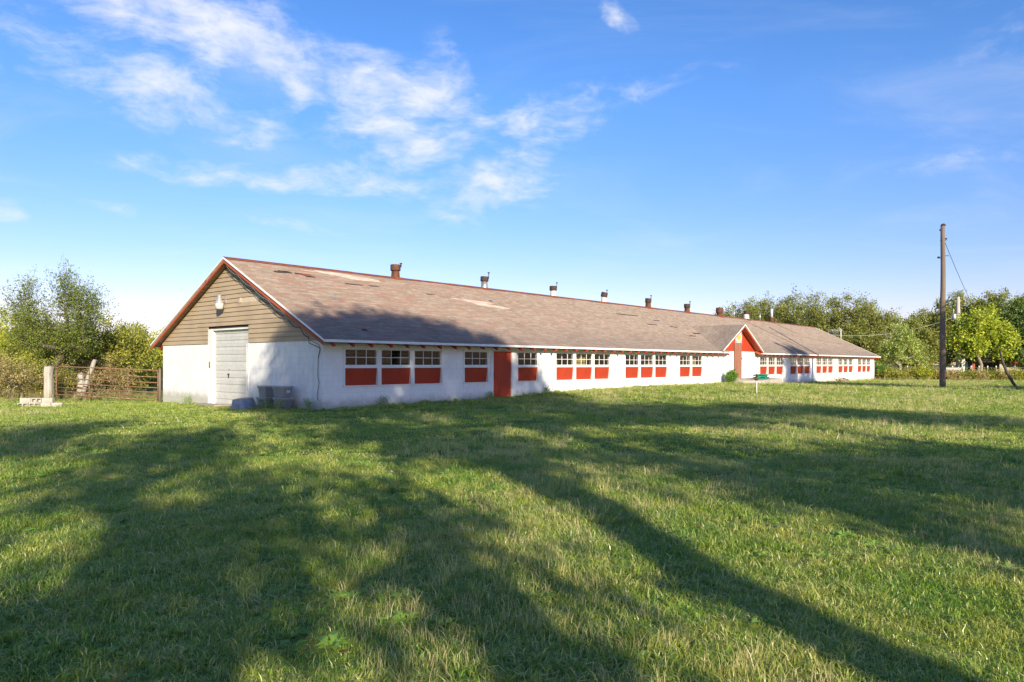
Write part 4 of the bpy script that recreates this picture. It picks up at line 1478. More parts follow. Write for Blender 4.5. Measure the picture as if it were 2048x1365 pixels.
# wire fence in front of the right-hand trees
fz = [at_depth(px, Y) for px, Y in ((1775, 82), (1815, 81), (1850, 80), (1885, 79), (1905, 78.5), (1925, 78), (1942, 77.6), (1958, 77.2), (1975, 76.8), (1992, 76.4), (2010, 76), (2030, 75.6), (2052, 75.2), (2080, 74.8), (2115, 74.3), (2155, 74))]
fence = empty('wire_fence', fz[0])
tag(fence, 'steel post and wire fence behind the weedy hedge by the trees', 'fence')
for i, p_ in enumerate(fz):
    l_ = p_ - fz[0]
    ps = MB().box(-.04, .04, -.04, .04, -.2, 1.30).build('fence_post', M['steelpost'], fence, False, l_)
    MB().box(-.045, .045, -.045, .045, 1.30, 1.46).build('post_tip', M['quiltwhite'], ps)
for h in (.25, .5, .75, 1.0, 1.28):
    MB().tube([(p_ - fz[0]) + Vector((0, -.045, h)) for p_ in fz], .013, 4).build('wire', M['fencewire'], fence)
# stacked white boards by the fence
rt = at_depth(1905, 76); root = empty('board_panel', rt); tag(root, 'low grey white board panel leaning on the wire fence', 'panel')
for k in range(4):
    MB().box(-.9, 1.0, .02 * k, .02 * k + .03, .12 + .30 * k, .38 + .30 * k).build('board', M['pale_pole'], root)
for xx in (-.7, .7): MB().box(xx - .05, xx + .05, .11, .16, 0, 1.35).build('stake', M['pale_pole'], root)

# far red-roofed shed among the trees
sb = at_depth(2030, 112); shed = empty('far_shed', sb, R(-14))
tag(shed, 'tan shed with red eaves and a dark open bay beyond the fence', 'shed')
q = MB()
for a_, b_, c_, d_ in cells(-6.5, 6, -.2, 2.0, [(-5.6, -2.2, -.3, 1.9)]): q.box(a_, b_, 0, .15, c_, d_)
q.box(-6.5, -6.35, .154, 5, -.2, 2.0); q.box(5.85, 6, .154, 5, -.2, 2.0); q.box(-6.35, 5.85, 4.85, 5, -.2, 2.0)
q.build('wall', M['tanwall'], shed)
MB().prism([(-7, -.7, 1.95), (-7, 2.5, 2.8), (-7, 5.6, 1.95), (-7, 5.6, 2.05), (-7, 2.5, 2.9), (-7, -.7, 2.05)], (13.5, 0, 0)).build('roof', M['rustdark'], shed)
MB().box(-1.0, 6.5, -.75, -.70, 1.45, 2.08).build('fascia', M['shedred'], shed)
MB().box(-5.9, -5.6, -.03, -.0, 0, 1.9).build('door_post', M['shedred'], shed)

# ------------------------------------------------------------------ vegetation generator
def tubes_np(segs, n=5):
    """segs: list of (p0,p1,r0,r1) -> V,F"""
    P0_ = np.array([s[0] for s in segs]); P1_ = np.array([s[1] for s in segs])
    r0 = np.array([s[2] for s in segs]); r1 = np.array([s[3] for s in segs])
    d = P1_ - P0_; d /= np.maximum(np.linalg.norm(d, axis=1, keepdims=True), 1e-6)
    ref = np.where(np.abs(d[:, 2:3]) > .9, np.array([[1., 0, 0]]), np.array([[0, 0, 1.]]))
    a = np.cross(d, ref); a /= np.linalg.norm(a, axis=1, keepdims=True)
    b = np.cross(d, a)
    th = np.arange(n) * 2 * np.pi / n
    ring = a[:, None, :] * np.cos(th)[None, :, None] + b[:, None, :] * np.sin(th)[None, :, None]
    Va = P0_[:, None, :] + ring * r0[:, None, None]
    Vb = P1_[:, None, :] + ring * r1[:, None, None]
    Vv = np.concatenate([Va, Vb], 1).reshape(-1, 3)
    m = len(segs)
    base = (np.arange(m) * 2 * n)[:, None]
    k = np.arange(n)[None, :]; k2 = (k + 1) % n
    F = np.stack([base + k, base + k2, base + n + k2, base + n + k], -1).reshape(-1, 4)
    return Vv, F


def grow(seed, ells, trunk_h, trunk_r, ncl, ntw, twl, nlf, lsz, up=.5, lean=(0, 0), laspect=.5, spread=.5, shell=2.4, droop=0.0):
    rng = np.random.default_rng(seed)
    ells = np.array(ells, float)
    vol = ells[:, 3] * ells[:, 4] * ells[:, 5]
    pick = rng.choice(len(ells), ncl, p=vol ** .7 / (vol ** .7).sum())
    dirs = rng.normal(size=(ncl, 3)); dirs /= np.linalg.norm(dirs, axis=1, keepdims=True)
    rad = rng.random(ncl) ** (1 / shell)
    C = ells[pick, :3] + dirs * rad[:, None] * ells[pick, 3:6]
    C[:, 2] = np.maximum(C[:, 2], trunk_h * .5 + .1)
    fork = np.array([lean[0], lean[1], trunk_h])
    nodes = [np.array([0, 0, -.25]), np.array([lean[0] * .3, lean[1] * .3, trunk_h * .5]), fork]
    par = [-1, 0, 1]
    order = np.argsort(np.linalg.norm(C - fork, axis=1))
    cl_node = np.zeros(ncl, int)
    mid = ells[:, :3].mean(0)
    for ci in order:
        c = C[ci]
        N = np.array(nodes)
        dd = np.linalg.norm(N - c, axis=1) + np.maximum(N[:, 2] - c[2], 0) * 1.6
        dd[:2] += 3
        j = int(np.argmin(dd))
        p = N[j]
        L = np.linalg.norm(c - p)
        steps = max(1, int(L / 0.8))
        prev = j
        for k in range(1, steps + 1):
            t = k / steps
            q = p + (c - p) * t + np.array([0, 0, .12 * L * math.sin(math.pi * t)]) + (rng.normal(size=3) * .06 * L if k < steps else 0)
            nodes.append(q); par.append(prev); prev = len(nodes) - 1
        cl_node[ci] = prev
    N = np.array(nodes); par = np.array(par)
    cnt = np.zeros(len(N)); cnt[cl_node] += 1
    for i in range(len(N) - 1, 0, -1): cnt[par[i]] += cnt[i]
    rr_ = trunk_r * np.maximum(cnt / cnt[0], 1e-4) ** .5
    rr_ = np.maximum(rr_, trunk_r * .045)
    rr_[0] = trunk_r * 1.35
    segs = [(N[par[i]], N[i], min(rr_[par[i]], rr_[i] * 1.7) if i > 2 else rr_[par[i]], rr_[i]) for i in range(1, len(N))]
    # twigs
    T = ncl * ntw
    ci = np.repeat(np.arange(ncl), ntw)
    start = C[ci] + rng.normal(size=(T, 3)) * twl * .22
    out = C[ci] - mid; out /= np.maximum(np.linalg.norm(out, axis=1, keepdims=True), 1e-6)
    d = out * spread + np.array([0, 0, 1.]) * up + rng.normal(size=(T, 3)) * .55
    d /= np.linalg.norm(d, axis=1, keepdims=True)
    ln = twl * rng.uniform(.45, 1.25, T)
    bend = np.zeros((T, 3)); bend[:, 2] = -droop; bend += rng.normal(size=(T, 3)) * .12
    end = start + d * ln[:, None] + bend * ln[:, None]
    tr = trunk_r * .018 + .002
    segs2 = [(start[i], end[i], tr, tr * .4) for i in range(0, T, 1)]
    # leaves
    NL = T * nlf
    ti = np.repeat(np.arange(T), nlf)
    t = rng.random(NL) ** .8
    pos = start[ti] + d[ti] * (ln[ti] * t)[:, None] + bend[ti] * (ln[ti] * t ** 2)[:, None] + rng.normal(size=(NL, 3)) * lsz * .75
    ld = d[ti] * .7 + rng.normal(size=(NL, 3)) * .75 + np.array([0, 0, -.15])
    ld /= np.linalg.norm(ld, axis=1, keepdims=True)
    nr = rng.normal(size=(NL, 3)) + np.array([0, 0, .9])
    side = np.cross(ld, nr); side /= np.maximum(np.linalg.norm(side, axis=1, keepdims=True), 1e-6)
    s = lsz * rng.uniform(.6, 1.35, NL)
    l = (ld * s[:, None]); w = side * (s * laspect * .5)[:, None]
    nn = np.cross(side, ld) * (s * .10)[:, None]
    LV = np.stack([pos, pos + l * .45 + w - nn, pos + l, pos + l * .45 - w - nn], 1).reshape(-1, 3)
    LV[:, 2] = np.maximum(LV[:, 2], .02)
    LF = np.arange(NL * 4).reshape(-1, 4)
    return segs, segs2, LV, LF


def plant(name, base, lab, cat, leafm, barkm, seed, group=None, rz=0.0, twigs=True, **kw):
    segs, segs2, LV, LF = grow(seed, **kw)
    root = empty(name, base, rz)
    tag(root, lab, cat, group)
    Va, Fa = tubes_np(segs, 6)
    if twigs:
        Vb, Fb = tubes_np(segs2, 3)
        Fa = np.concatenate([Fa, Fb + len(Va)]); Va = np.concatenate([Va, Vb])
    link('trunk' if 'tree' in name else 'stem', np_mesh('trunk', Va, Fa, barkm, True), root)
    link('crown' if 'tree' in name else 'foliage', np_mesh('crown', LV, LF, leafm), root)
    return root


def top_h(py, Y, base_z=0):
    return CAMH + (728 - py) / FPX * Y - base_z


# left: elm and scrub -----------------------------------------------------
b = at_depth(100, 37.5)
plant('elm_tree', b, 'dark green elm with upswept feathery limbs behind the thick gate post', 'tree', M['leaf_lawn'], M['bark'], 5,
      ells=[(-1.15, 0, 4.5, .5, .6, 1.3), (.75, .1, 4.9, .7, .7, 1.5), (1.85, 0, 4.5, .8, .6, .9), (-.1, 0, 3.7, 1.1, 1, .8), (.2, 0, 2.9, 2.0, 1.5, .8)],
      trunk_h=1.2, trunk_r=.17, ncl=150, ntw=9, twl=1.0, nlf=17, lsz=.10, up=1.0, spread=.75)
scrub = [(-40, 620, 46, 2.6, 'leaf_lime', 'lime scrub bush at the far left edge of the picture'), (18, 612, 45, 2.4, 'leaf_lime', 'bright lime scrub bush left of the elm'),
         (66, 626, 43, 2.0, 'leaf_lime', 'yellow green bush directly left behind the elm trunk'), (140, 628, 42, 2.0, 'leaf_olive', 'olive bush right behind the elm trunk'),
         (188, 628, 42.5, 2.0, 'leaf_olive', 'rounded olive bush above the leaning timber'), (232, 640, 42, 1.7, 'leaf_olive', 'brownish olive bush over the middle of the gate'),
         (258, 648, 44, 1.3, 'leaf_olive', 'tall narrow olive bush beside a dark hollow near the barn'), (300, 650, 50, 1.7, 'leaf_lime', 'lime bush just left of the barn eave'),
         (335, 650, 56, 2.2, 'leaf_lime', 'far lime bush mostly hidden behind the barn corner'), (278, 648, 62, 2.0, 'leaf_dark', 'dark far bush between scrub and barn eave')]
for k, (px, py, Y, r, lm, lab) in enumerate(scrub):
    b = at_depth(px, Y)
    h = top_h(py, Y, b.z)
    plant('scrub_bush', b, lab, 'bush', M[lm], M['bark'], 30 + k, group='scrub bushes behind the gate',
          ells=[(0, 0, h * .52, r, r, h * .42), (r * .45, -.3, h * .38, r * .75, r * .8, h * .34), (-r * .5, -.2, h * .36, r * .75, r * .8, h * .32)],
          trunk_h=.5, trunk_r=.09, ncl=90, ntw=10, twl=.55, nlf=12, lsz=.14, up=.5, spread=.5)
brush = [(-30, 702, 36, 1.8, 'leaf_brown', 'brown brush at the far left edge'), (18, 716, 35, 1.3, 'leaf_brown', 'brown and yellow brush left of the cement blocks'), (58, 722, 36, 1.1, 'leaf_olive', 'low olive brush just left of the gate post'), (100, 722, 36.2, .9, 'leaf_olive', 'olive brush directly behind the thick gate post'),
         (128, 722, 39.5, 1.1, 'leaf_brown', 'bare brown brush between the gate post and broken post'), (185, 722, 40, 1.2, 'leaf_brown', 'bare brown brush right of the leaning timber'), (222, 718, 40.5, 1.1, 'leaf_brown', 'brown leafy brush behind the gate middle')]
for k, (px, py, Y, r, lm, lab) in enumerate(brush):
    b = at_depth(px, Y)
    h = top_h(py, Y, b.z)
    plant('brush_shrub', b, lab, 'shrub', M[lm], M['bark'], 60 + k, group='dry brush behind the gate',
          ells=[(0, 0, h * .5, r, r, h * .45), (r * .5, 0, h * .35, r * .7, r * .7, h * .3)],
          trunk_h=.25, trunk_r=.05, ncl=70, ntw=9, twl=.5, nlf=6, lsz=.085, up=.55, spread=.45)

# right: windbreak behind the far end of the barn --------------------------
row = [(1438, 630, 104, 3.0, 'leaf_dark', 'small dark tree top left of the row behind the barn ridge'), (1490, 603, 100, 3.4, 'leaf_row', 'second rounded tree from the left behind the barn ridge'),
       (1538, 598, 101, 3.0, 'leaf_row', 'third tree from the left behind the ridge flue'), (1590, 588, 97, 3.4, 'leaf_row', 'feathery tree behind the ridge left of a sky gap'),
       (1652, 586, 93, 3.7, 'leaf_row', 'tallest rounded tree behind the sloping far roof'), (1702, 592, 92, 3.4, 'leaf_row', 'leafy tree right of the tallest one behind the far roof'),
       (1748, 612, 90, 3.2, 'leaf_row', 'feathery tree rising above the far end of the eave'), (1722, 660, 88, 3.0, 'leaf_row', 'lower leafy tree close behind the far barn end')]
for k, (px, py, Y, r, lm, lab) in enumerate(row):
    b = at_depth(px, Y)
    h = top_h(py, Y)
    plant('windbreak_tree', b, lab, 'tree', M[lm], M['bark'], 80 + k, group='windbreak trees behind the barn',
          ells=[(0, 0, h * .74, r * .8, r, h * .22), (-r * .55, 0, h * .60, r * .6, r * .8, h * .22), (r * .55, 0, h * .62, r * .6, r * .8, h * .2), (0, -.5, h * .36, r * .9, r, h * .2)],
          trunk_h=2.0, trunk_r=.22, ncl=110, ntw=9, twl=1.15, nlf=13, lsz=.25, up=.55, spread=.6, laspect=.45)
mass = [(1850, 622, 108, 3.2, 'leaf_row', 'green tree left of the tall pole'), (1888, 600, 110, 3.6, 'leaf_row', 'green tree directly behind the tall pole'),
        (1940, 572, 106, 4.0, 'leaf_row', 'tallest tree of the right hand group beyond the silvery pole'), (1995, 582, 104, 3.6, 'leaf_row', 'green tree behind the bright yellow green one'),
        (2045, 588, 98, 3.6, 'leaf_elm', 'dark leafy tree at the right edge'), (2100, 590, 96, 3.8, 'leaf_dark', 'dark tree just beyond the right edge'), (1828, 650, 104, 2.8, 'leaf_row', 'low green tree behind the small pale trunked tree')]
for k, (px, py, Y, r, lm, lab) in enumerate(mass):
    b = at_depth(px, Y)
    h = top_h(py, Y)
    plant('roadside_tree', b, lab, 'tree', M[lm], M['bark'], 100 + k, group='trees beyond the right hand fence',
          ells=[(0, 0, h * .72, r * .9, r, h * .24), (-r * .6, 0, h * .52, r * .65, r * .8, h * .2), (r * .6, 0, h * .55, r * .65, r * .8, h * .22), (0, -.5, h * .33, r * .9, r, h * .18)],
          trunk_h=2.2, trunk_r=.25, ncl=150, ntw=9, twl=1.0, nlf=15, lsz=.29, up=.4, spread=.55)
b = at_depth(1962, 80); h = top_h(612, 80)
plant('maple_tree', b, 'bright yellow green tree with a pale forked trunk behind the wire fence', 'tree', M['leaf_yellow'], M['palebark'], 120,
      ells=[(0, 0, h * .68, 2.6, 2.5, h * .27), (-1.6, -.2, h * .5, 1.8, 2, h * .22), (1.7, -.2, h * .5, 1.8, 2, h * .22), (2.6, 0, h * .58, 1.2, 1.4, h * .16)],
      trunk_h=1.6, trunk_r=.2, ncl=120, ntw=9, twl=.7, nlf=12, lsz=.25, up=.2, spread=.45, laspect=.75)
b = at_depth(1800, 77); h = top_h(646, 77)
plant('young_tree', b, 'small pale green tree with a reddish tan trunk right of the barn end', 'tree', M['leaf_mid'], M['palebark'], 121,
      ells=[(.3, 0, h * .72, 1.2, 1.3, h * .25), (.9, 0, h * .52, 1.5, 1.4, h * .2), (-.7, 0, h * .5, 1.0, 1.2, h * .18), (2.0, 0, h * .38, 1.0, 1, h * .13)],
      trunk_h=1.5, trunk_r=.16, ncl=75, ntw=8, twl=.65, nlf=11, lsz=.21, up=.2, spread=.5)
hedge = [(1757, 726, 76.0, .9, 'leaf_weed'), (1772, 738, 75.5, .9, 'leaf_olive'), (1790, 742, 74.5, .9, 'leaf_olive'), (1808, 745, 74.2, .8, 'leaf_olive'), (1822, 738, 74.6, .8, 'leaf_brown'), (1838, 737, 74.0, .8, 'leaf_lime'), (1854, 740, 73.8, .8, 'leaf_lime'),
         (1870, 742, 73.8, .8, 'leaf_brown'), (1888, 745, 73.4, .8, 'leaf_brown'), (1906, 747, 73.2, .8, 'leaf_brown'), (1924, 746, 73.4, .8, 'leaf_olive'), (1942, 745, 73.2, .8, 'leaf_olive'), (1962, 746, 73.0, .9, 'leaf_brown'),
         (1984, 744, 72.8, .9, 'leaf_olive'), (2006, 747, 72.6, .9, 'leaf_brown'), (2030, 742, 72.4, .9, 'leaf_olive'), (2056, 744, 72.2, 1.0, 'leaf_olive'), (2086, 744, 72.0, 1.0, 'leaf_brown')]
ordn = ['first', 'second', 'third', 'fourth', 'fifth', 'sixth', 'seventh', 'eighth', 'ninth', 'tenth', 'eleventh', 'twelfth', 'thirteenth', 'fourteenth', 'fifteenth', 'sixteenth', 'seventeenth', 'eighteenth']
cn = {'leaf_weed': 'fresh green', 'leaf_olive': 'olive green', 'leaf_brown': 'brownish', 'leaf_lime': 'yellow green'}
for k, (px, py, Y, r, lm) in enumerate(hedge):
    b = at_depth(px, Y)
    h = max(top_h(py, Y), .7)
    plant('hedge_shrub', b, '%s weedy shrub, %s from the barn along the fence hedge' % (cn[lm], ordn[k]), 'shrub', M[lm], M['bark'], 140 + k, group='weedy shrubs along the far fence',
          ells=[(0, 0, h * .5, r, r * .8, h * .45)], trunk_h=.2, trunk_r=.04, ncl=34, ntw=7, twl=.45, nlf=9, lsz=.15, up=.5, spread=.4)
# plants at the dock
for k, (s, v, h, r, lab) in enumerate(((30.75, -.7, .75, .22, 'fresh green bush at the left corner of the concrete dock'),)):
    b = BL(s, v); b.z = float(gz(b.x, b.y))
    plant('dock_bush', b, lab, 'bush', M['leaf_weed'], M['bark'], 170 + k, ells=[(0, 0, h * .5, r, r * .7, h * .45)], trunk_h=.1, trunk_r=.03, ncl=40, ntw=7, twl=.24, nlf=8, lsz=.10, up=.7, spread=.4)

# weeds at the foot of the barn walls
for k, (s, v, h, r, lab) in enumerate(((-.95, 1.25, .20, .22, 'tall weeds in front of the stickered tote at the barn corner'), (-.85, 2.2, .16, .2, 'tall weeds in front of the totes nearer the door'), (-.25, .45, .20, .08, 'weeds at the foot of the near barn corner'),
                                       (2.4, -.2, .14, .06, 'thin weeds under the near red panels of the front wall'), (8.05, -.25, .20, .09, 'grassy weeds at the left foot of the red side door'),
                                       (11.9, -.25, .18, .12, 'weeds at the wall foot right of the red side door'), (-.2, 9.6, .14, .16, 'low weeds along the gable wall left of the overhead door'))):
    b = BL(s, v); b.z = float(gz(b.x, b.y))
    plant('wall_weed', b, lab, 'weeds', M['leaf_weed'], M['grassdry'], 180 + k, group='weeds at the foot of the barn', ells=[(0, 0, h * .4, r, r, h * .38)], trunk_h=.03, trunk_r=.012,
          ncl=10, ntw=5, twl=.15, nlf=4, lsz=.09, up=1.2, spread=.3, laspect=.16)

# shade trees on the near lawn; they stand outside the view and throw the long shadows
def crown(h0, h1, r, dx=0, dy=0):
    m = (h0 + h1) / 2; q_ = (h1 - h0) / 2
    return [(dx, dy, m + q_ * .25, r * .72, r * .72, q_ * .75), (dx - r * .55, dy + .4, m - q_ * .1, r * .55, r * .6, q_ * .6), (dx + r * .6, dy - .3, m, r * .52, r * .6, q_ * .6), (dx + .3, dy + r * .5, m - q_ * .4, r * .6, r * .5, q_ * .5)]


def column(h0, h1, r):
    m = (h0 + h1) / 2; q_ = (h1 - h0) / 2
    return [(0, 0, m, r, r, q_), (r * .5, 0, m - q_ * .4, r * .8, r * .8, q_ * .5), (-r * .5, 0, m + q_ * .3, r * .7, r * .7, q_ * .5)]


shade = [((9.0, -8.2), [(0, 0, 14.3, 4.4, 3.0, 2.9), (-4.2, 0, 13.2, 2.6, 2.4, 2.4), (4.3, 0, 14.4, 2.5, 2.2, 2.2), (.5, 1, 10.8, 4.0, 2.6, 1.6), (-3.6, 0, 10.2, 2.2, 2.0, 1.2), (.3, 0, 7.2, .9, .9, 1.5)],
          'tall leafy shade tree on the near lawn shading the barn front', 1, 270, 3.6),
         ((-4.2, -12.0), column(3.8, 11.6, 1.7), 'leftmost columnar shade tree on the near lawn', 2, 42, 2.4),
         ((-.3, -12.5), column(3.2, 12.2, 1.6), 'second columnar shade tree from the left on the near lawn', 7, 44, 2.2),
         ((3.0, -12.0), column(4.2, 11.8, 1.1), 'third slender columnar shade tree on the near lawn', 8, 34, 2.4),
         ((6.2, -8.0), column(7.0, 10.2, 1.2), 'slender high crowned shade tree left of the tallest one', 9, 28, 3.4),
         ((4.7, -9.5), column(5.2, 6.6, .35), 'thin sapling between the columnar and the tall shade trees', 11, 6, 2.6),
         ((11.3, -8.0), column(5.2, 9.2, .9), 'slender shade tree right of the tallest one', 10, 20, 2.8),
         ((16.2, -4.5), [(0, 0, 10.0, 5.0, 3, .8), (-3.5, 0, 9.2, 2.5, 2, .6), (4, 0, 9.3, 2.6, 2, .7), (-2.6, 0, 5.9, 3.2, 2.0, .45), (2.5, 0, 6.2, 2.4, 1.6, .45)], 'layered shade tree on the near lawn right of the tallest', 3, 90, 3.0),
         ((35.0, 25.0), crown(7.0, 15.2, 3.6), 'shade tree at the right shading the far barn windows', 4, 110, 2.5),
         ((43.0, 25.0), crown(4.5, 9.6, 4.4), 'low broad shade tree at the right shading the pole foot', 5, 110, 2.0)]
for k, ((x_, y_), el_, lab, sd, nc_, th_) in enumerate(shade):
    plant('shade_tree', Vector((x_, y_, 0)), lab, 'tree', M['leaf_elm'], M['bark'], 200 + sd, group='shade trees on the near lawn', twigs=False,
          ells=el_, shell=3.0, trunk_h=th_, trunk_r=.28, ncl=nc_, ntw=10, twl=1.0, nlf=16 if sd in (1, 3, 4, 5) else 9, lsz=.26, up=.35, spread=.5, laspect=.6)

# ------------------------------------------------------------------ grass
def tuft(seed, nb, rad, hmin, hmax, wid, bend, mat, name, forks=0):
    rng = np.random.default_rng(seed)
    a = rng.random(nb) * 2 * np.pi
    r = rad * np.sqrt(rng.random(nb))
    base = np.stack([r * np.cos(a), r * np.sin(a), np.full(nb, -.01)], 1)
    h = rng.uniform(hmin, hmax, nb) * (1 - .3 * r / rad)
    az = rng.random(nb) * 2 * np.pi
    outw = np.stack([np.cos(az), np.sin(az), np.zeros(nb)], 1)
    bd = bend * rng.uniform(.3, 1.5, nb)
    side = np.stack([-np.sin(az), np.cos(az), np.zeros(nb)], 1)
    tw = rng.normal(size=nb) * .8
    side = side * np.cos(tw)[:, None] + outw * np.sin(tw)[:, None]
    w = wid * rng.uniform(.6, 1.3, nb)
    up = np.array([0, 0, 1.])
    p1 = base + up * (h * .55)[:, None] + outw * (h * bd * .25)[:, None]
    p2 = base + up * (h * np.maximum(1 - .35 * bd, .25))[:, None] + outw * (h * bd * .9)[:, None]
    v = np.stack([base - side * (w * .5)[:, None], base + side * (w * .5)[:, None], p1 + side * (w * .42)[:, None], p1 - side * (w * .42)[:, None], p2, ], 1).reshape(-1, 3)
    o = np.arange(nb)[:, None] * 5
    F = np.concatenate([o + np.array([[0, 1, 2]]), o + np.array([[0, 2, 3]]), o + np.array([[3, 2, 4]])], 0)
    me = np_mesh(name, v, F, mat)
    return bpy.data.objects.new(name, me)


def vnoise(x, y, s, seed):
    rng = np.random.default_rng(seed)
    out = np.zeros_like(x)
    for k in range(7):
        th = rng.random() * 6.28; f = s * rng.uniform(.6, 1.7)
        out += np.sin((x * math.cos(th) + y * math.sin(th)) * f + rng.random() * 6.28 + 1.3 * np.sin((x * math.sin(th) - y * math.cos(th)) * f * .7))
    return out / 7


def scatter(name, variants, bands, seed, keep, label, cat, scale_fn):
    rng = np.random.default_rng(seed)
    P = []; S = []
    for (y0, y1, dens, k) in bands:
        # trapezoid a little wider than the view
        hw = .80 * y1 + 2.5
        nn = int(dens * 2 * hw * (y1 - y0))
        x = rng.uniform(-hw, hw, nn); y = rng.uniform(y0, y1, nn)
        ok = np.abs(x) < .80 * y + 2.5
        x, y = x[ok], y[ok]
        s = (x - P0.x) * U.x + (y - P0.y) * U.y; v = (x - P0.x) * V.x + (y - P0.y) * V.y
        ok = ~((s > -.03) & (s < LEN + .05) & (v > -.03) & (v < WID + .3))
        ok &= ~((s > -.9) & (s <= 0) & (v > 4.9) & (v < 8.2) & (rng.random(len(x)) < .93))
        ok &= keep(x, y, s, v, rng)
        # hidden ground behind the barn is skipped
        ok &= ~((s > 2) & (s < LEN) & (v > WID))
        x, y, s, v = x[ok], y[ok], s[ok], v[ok]
        sc_ = k * scale_fn(x, y, s, v, rng)
        P.append(np.stack([x, y, gz(x, y)], 1)); S.append(sc_)
    P = np.concatenate(P); S = np.concatenate(S)
    n = len(P)
    me = bpy.data.meshes.new(name)
    me.vertices.add(n); me.vertices.foreach_set('co', P.astype(np.float32).ravel())
    at = me.attributes.new('scl', 'FLOAT', 'POINT'); at.data.foreach_set('value', S.astype(np.float32))
    at = me.attributes.new('rot', 'FLOAT_VECTOR', 'POINT')
    rot = np.stack([rng.normal(size=n) * .12, rng.normal(size=n) * .12, rng.random(n) * 6.283], 1)
    at.data.foreach_set('vector', rot.astype(np.float32).ravel())
    at = me.attributes.new('idx', 'INT', 'POINT')
    at.data.foreach_set('value', rng.integers(0, len(variants), n).astype(np.int32))
    o = link(name, me)
    tag(o, label, cat, kind='stuff')
    ng = bpy.data.node_groups.new(name, 'GeometryNodeTree')
    ng.interface.new_socket('Geometry', in_out='INPUT', socket_type='NodeSocketGeometry')
    ng.interface.new_socket('Geometry', in_out='OUTPUT', socket_type='NodeSocketGeometry')
    gi = ng.nodes.new('NodeGroupInput'); go = ng.nodes.new('NodeGroupOutput')
    jn = ng.nodes.new('GeometryNodeJoinGeometry')
    for vo in variants:
        oi = ng.nodes.new('GeometryNodeObjectInfo'); oi.inputs['Object'].default_value = vo
        oi.inputs['As Instance'].default_value = True
        ng.links.new(oi.outputs['Geometry'], jn.inputs[0])
    ip = ng.nodes.new('GeometryNodeInstanceOnPoints')
    def att(nm, ty):
        a_ = ng.nodes.new('GeometryNodeInputNamedAttribute'); a_.data_type = ty; a_.inputs['Name'].default_value = nm
        return [s_ for s_ in a_.outputs if s_.enabled and s_.name == 'Attribute'][0]
    ng.links.new(gi.outputs[0], ip.inputs['Points']); ng.links.new(jn.outputs[0], ip.inputs['Instance'])
    ip.inputs['Pick Instance'].default_value = True
    ng.links.new(att('idx', 'INT'), ip.inputs['Instance Index'])
    e2r = ng.nodes.new('FunctionNodeEulerToRotation')
    ng.links.new(att('rot', 'FLOAT_VECTOR'), e2r.inputs[0]); ng.links.new(e2r.outputs[0], ip.inputs['Rotation'])
    ng.links.new(att('scl', 'FLOAT'), ip.inputs['Scale'])
    ng.links.new(ip.outputs[0], go.inputs[0])
    md = o.modifiers.new('scatter', 'NODES'); md.node_group = ng
    print(name, n, 'tufts')
    return o


short_near = [tuft(300 + k, 32, .085, .025, .095, .0052, 1.1, M['grass'], 'blades_short') for k in range(5)]
short_far = [tuft(320 + k, 26, .17, .03, .085, .011, .8, M['grass'], 'blades_far') for k in range(4)]
longt = [tuft(340 + k, 26, .065, .08, .21, .0072, 1.0, M['grass'], 'blades_long') for k in range(4)]
dryt = [tuft(360 + k, 16, .10, .07, .20, .0030, .55, M['grassdry'], 'blades_dry') for k in range(4)]
weedt = [tuft(380 + k, 22, .16, .35, .95, .016, .35, M['weedbrown'], 'stalks') for k in range(3)]
crab = [tuft(400 + k, 20, .05, .08, .20, .0085, 1.9, M['grass'], 'blades_broad') for k in range(4)]
dens0 = lambda x, y, s, v, rng: rng.random(len(x)) < np.clip(.82 + 1.0 * vnoise(x, y, 2.6, 5) + .5 * vnoise(x, y, 7.0, 6), .04, 1)
scatter('lawn_grass', short_near, [(2.2, 5, 430, 1.0), (5, 8, 330, 1.05), (8, 12, 190, 1.25)], 1, dens0, 'short dewy green lawn grass', 'grass',
        lambda x, y, s, v, rng: rng.uniform(.7, 1.35, len(x)) * np.clip(1 + .5 * vnoise(x, y, 1.1, 9), .6, 1.6))
scatter('lawn_grass', short_far, [(12, 18, 70, .85), (18, 27, 42, 1.0), (27, 42, 20, 1.25), (42, 75, 7, 1.7)], 2, dens0, 'short green lawn grass farther off', 'grass',
        lambda x, y, s, v, rng: rng.uniform(.7, 1.3, len(x)))
def keep_long(x, y, s, v, rng):
    wall = ((v < 0) & (v > -.35) & (s > -.3) & (s < LEN)) | ((s < 0) & (s > -.45) & (v < 4.6) & (v > -.3))
    patch = vnoise(x, y, 2.4, 21) + .6 * vnoise(x, y, 6.0, 22) > .34
    return (wall & (rng.random(len(x)) < 1.0)) | (patch & (rng.random(len(x)) < .75)) | (rng.random(len(x)) < .06)
scatter('tall_grass', longt, [(2.2, 7, 120, .8), (7, 14, 48, 1.0), (14, 34, 22, 1.25), (34, 75, 9, 1.5)], 3, keep_long, 'longer grass tufts in the lawn and along the barn wall', 'grass',
        lambda x, y, s, v, rng: rng.uniform(.5, 1.15, len(x)))
scatter('broad_grass', crab, [(2.2, 6, 55, .7), (6, 11, 30, .85), (11, 18, 10, 1.1)], 7, lambda x, y, s, v, rng: (vnoise(x, y, 1.6, 41) > -.05) & (rng.random(len(x)) < .7), 'broad bladed grass clumps lying in the near lawn', 'grass',
        lambda x, y, s, v, rng: rng.uniform(.5, 1.25, len(x)))
def keep_dry(x, y, s, v, rng):
    return (vnoise(x, y, .8, 31) + .25 * np.clip(x / 4, -1, 1) > .12) & (rng.random(len(x)) < .8)
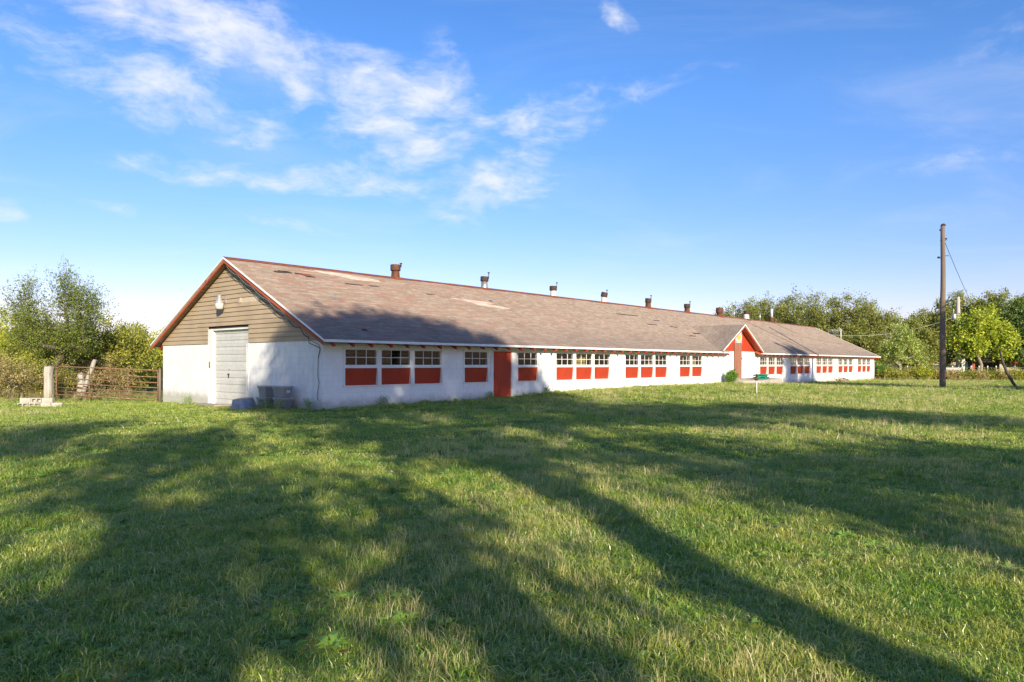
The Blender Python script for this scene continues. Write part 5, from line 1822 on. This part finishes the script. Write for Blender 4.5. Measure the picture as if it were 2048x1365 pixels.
scatter('dry_grass', dryt, [(2.2, 7, 85, .9), (7, 14, 42, 1.05), (14, 34, 12, 1.4), (34, 72, 4, 1.8)], 4, keep_dry, 'straw coloured seedy grass stems in the lawn', 'grass',
        lambda x, y, s, v, rng: rng.uniform(.5, 1.2, len(x)))
def keep_weed(x, y, s, v, rng):
    left = (x < -15) & (y > 33.0) & (v > 12.6) & (y < 41)
    left &= ~((x > -20) & (y < 37.2) & (rng.random(len(x)) < .8))
    right = (x > 36) & (y > 71.5) & (y < 80)
    return left | right
scatter('dead_weeds', weedt, [(33, 41, 4, .8), (71, 80, 4, .8)], 5, keep_weed, 'straw coloured dead weeds along the scrub and fence', 'weeds',
        lambda x, y, s, v, rng: rng.uniform(.5, 1.2, len(x)))
# broad leaved weeds lying flat in the near lawn
def rosette(seed):
    rng = np.random.default_rng(seed)
    q_ = MB()
    for k in range(9):
        a_ = k * 2.4 + rng.random(); L_ = rng.uniform(.05, .11); w_ = L_ * .24; e = rng.uniform(.25, .7)
        d_ = np.array([math.cos(a_), math.sin(a_), 0]); s_ = np.array([-d_[1], d_[0], 0]); z_ = np.array([0, 0, 1.])
        p0_ = d_ * .008; p1_ = d_ * L_ * .5 + z_ * L_ * e * .6; p2_ = d_ * L_ + z_ * L_ * e * .45
        q_.add([p0_, p1_ + s_ * w_, p2_, p1_ - s_ * w_, p1_ - z_ * w_ * .4], [(0, 4, 1), (0, 3, 4), (4, 2, 1), (3, 2, 4)])
    return bpy.data.objects.new('rosette', q_.mesh('rosette', M['leaf_weed']))


scatter('lawn_weeds', [rosette(500 + k) for k in range(3)], [(2.2, 7, 9, 1.0), (7, 13, 4, 1.2)], 8, lambda x, y, s, v, rng: (vnoise(x, y, 1.2, 51) > .0), 'low broad leaved weeds in the near lawn', 'weeds',
        lambda x, y, s, v, rng: rng.uniform(.5, 1.3, len(x)))
# fallen leaves
leaf_me = MB()
leaf_me.v = [(-.05, 0, .0), (-.01, -.035, .012), (.05, -.005, .02), (.005, .04, .008), (0, 0, .022)]
leaf_me.f = [(0, 1, 4), (1, 2, 4), (2, 3, 4), (3, 0, 4)]
lm = bpy.data.objects.new('leaf_shape', leaf_me.mesh('fallen_leaf', M['deadleaf']))
o = scatter('fallen_leaves', [lm], [(2.2, 9, .9, .6), (9, 22, .25, .75)], 6, lambda x, y, s, v, rng: rng.random(len(x)) < .8, 'scattered brown fallen leaves in the grass', 'leaves',
            lambda x, y, s, v, rng: rng.uniform(.6, 1.3, len(x)))
o.location.z = .045
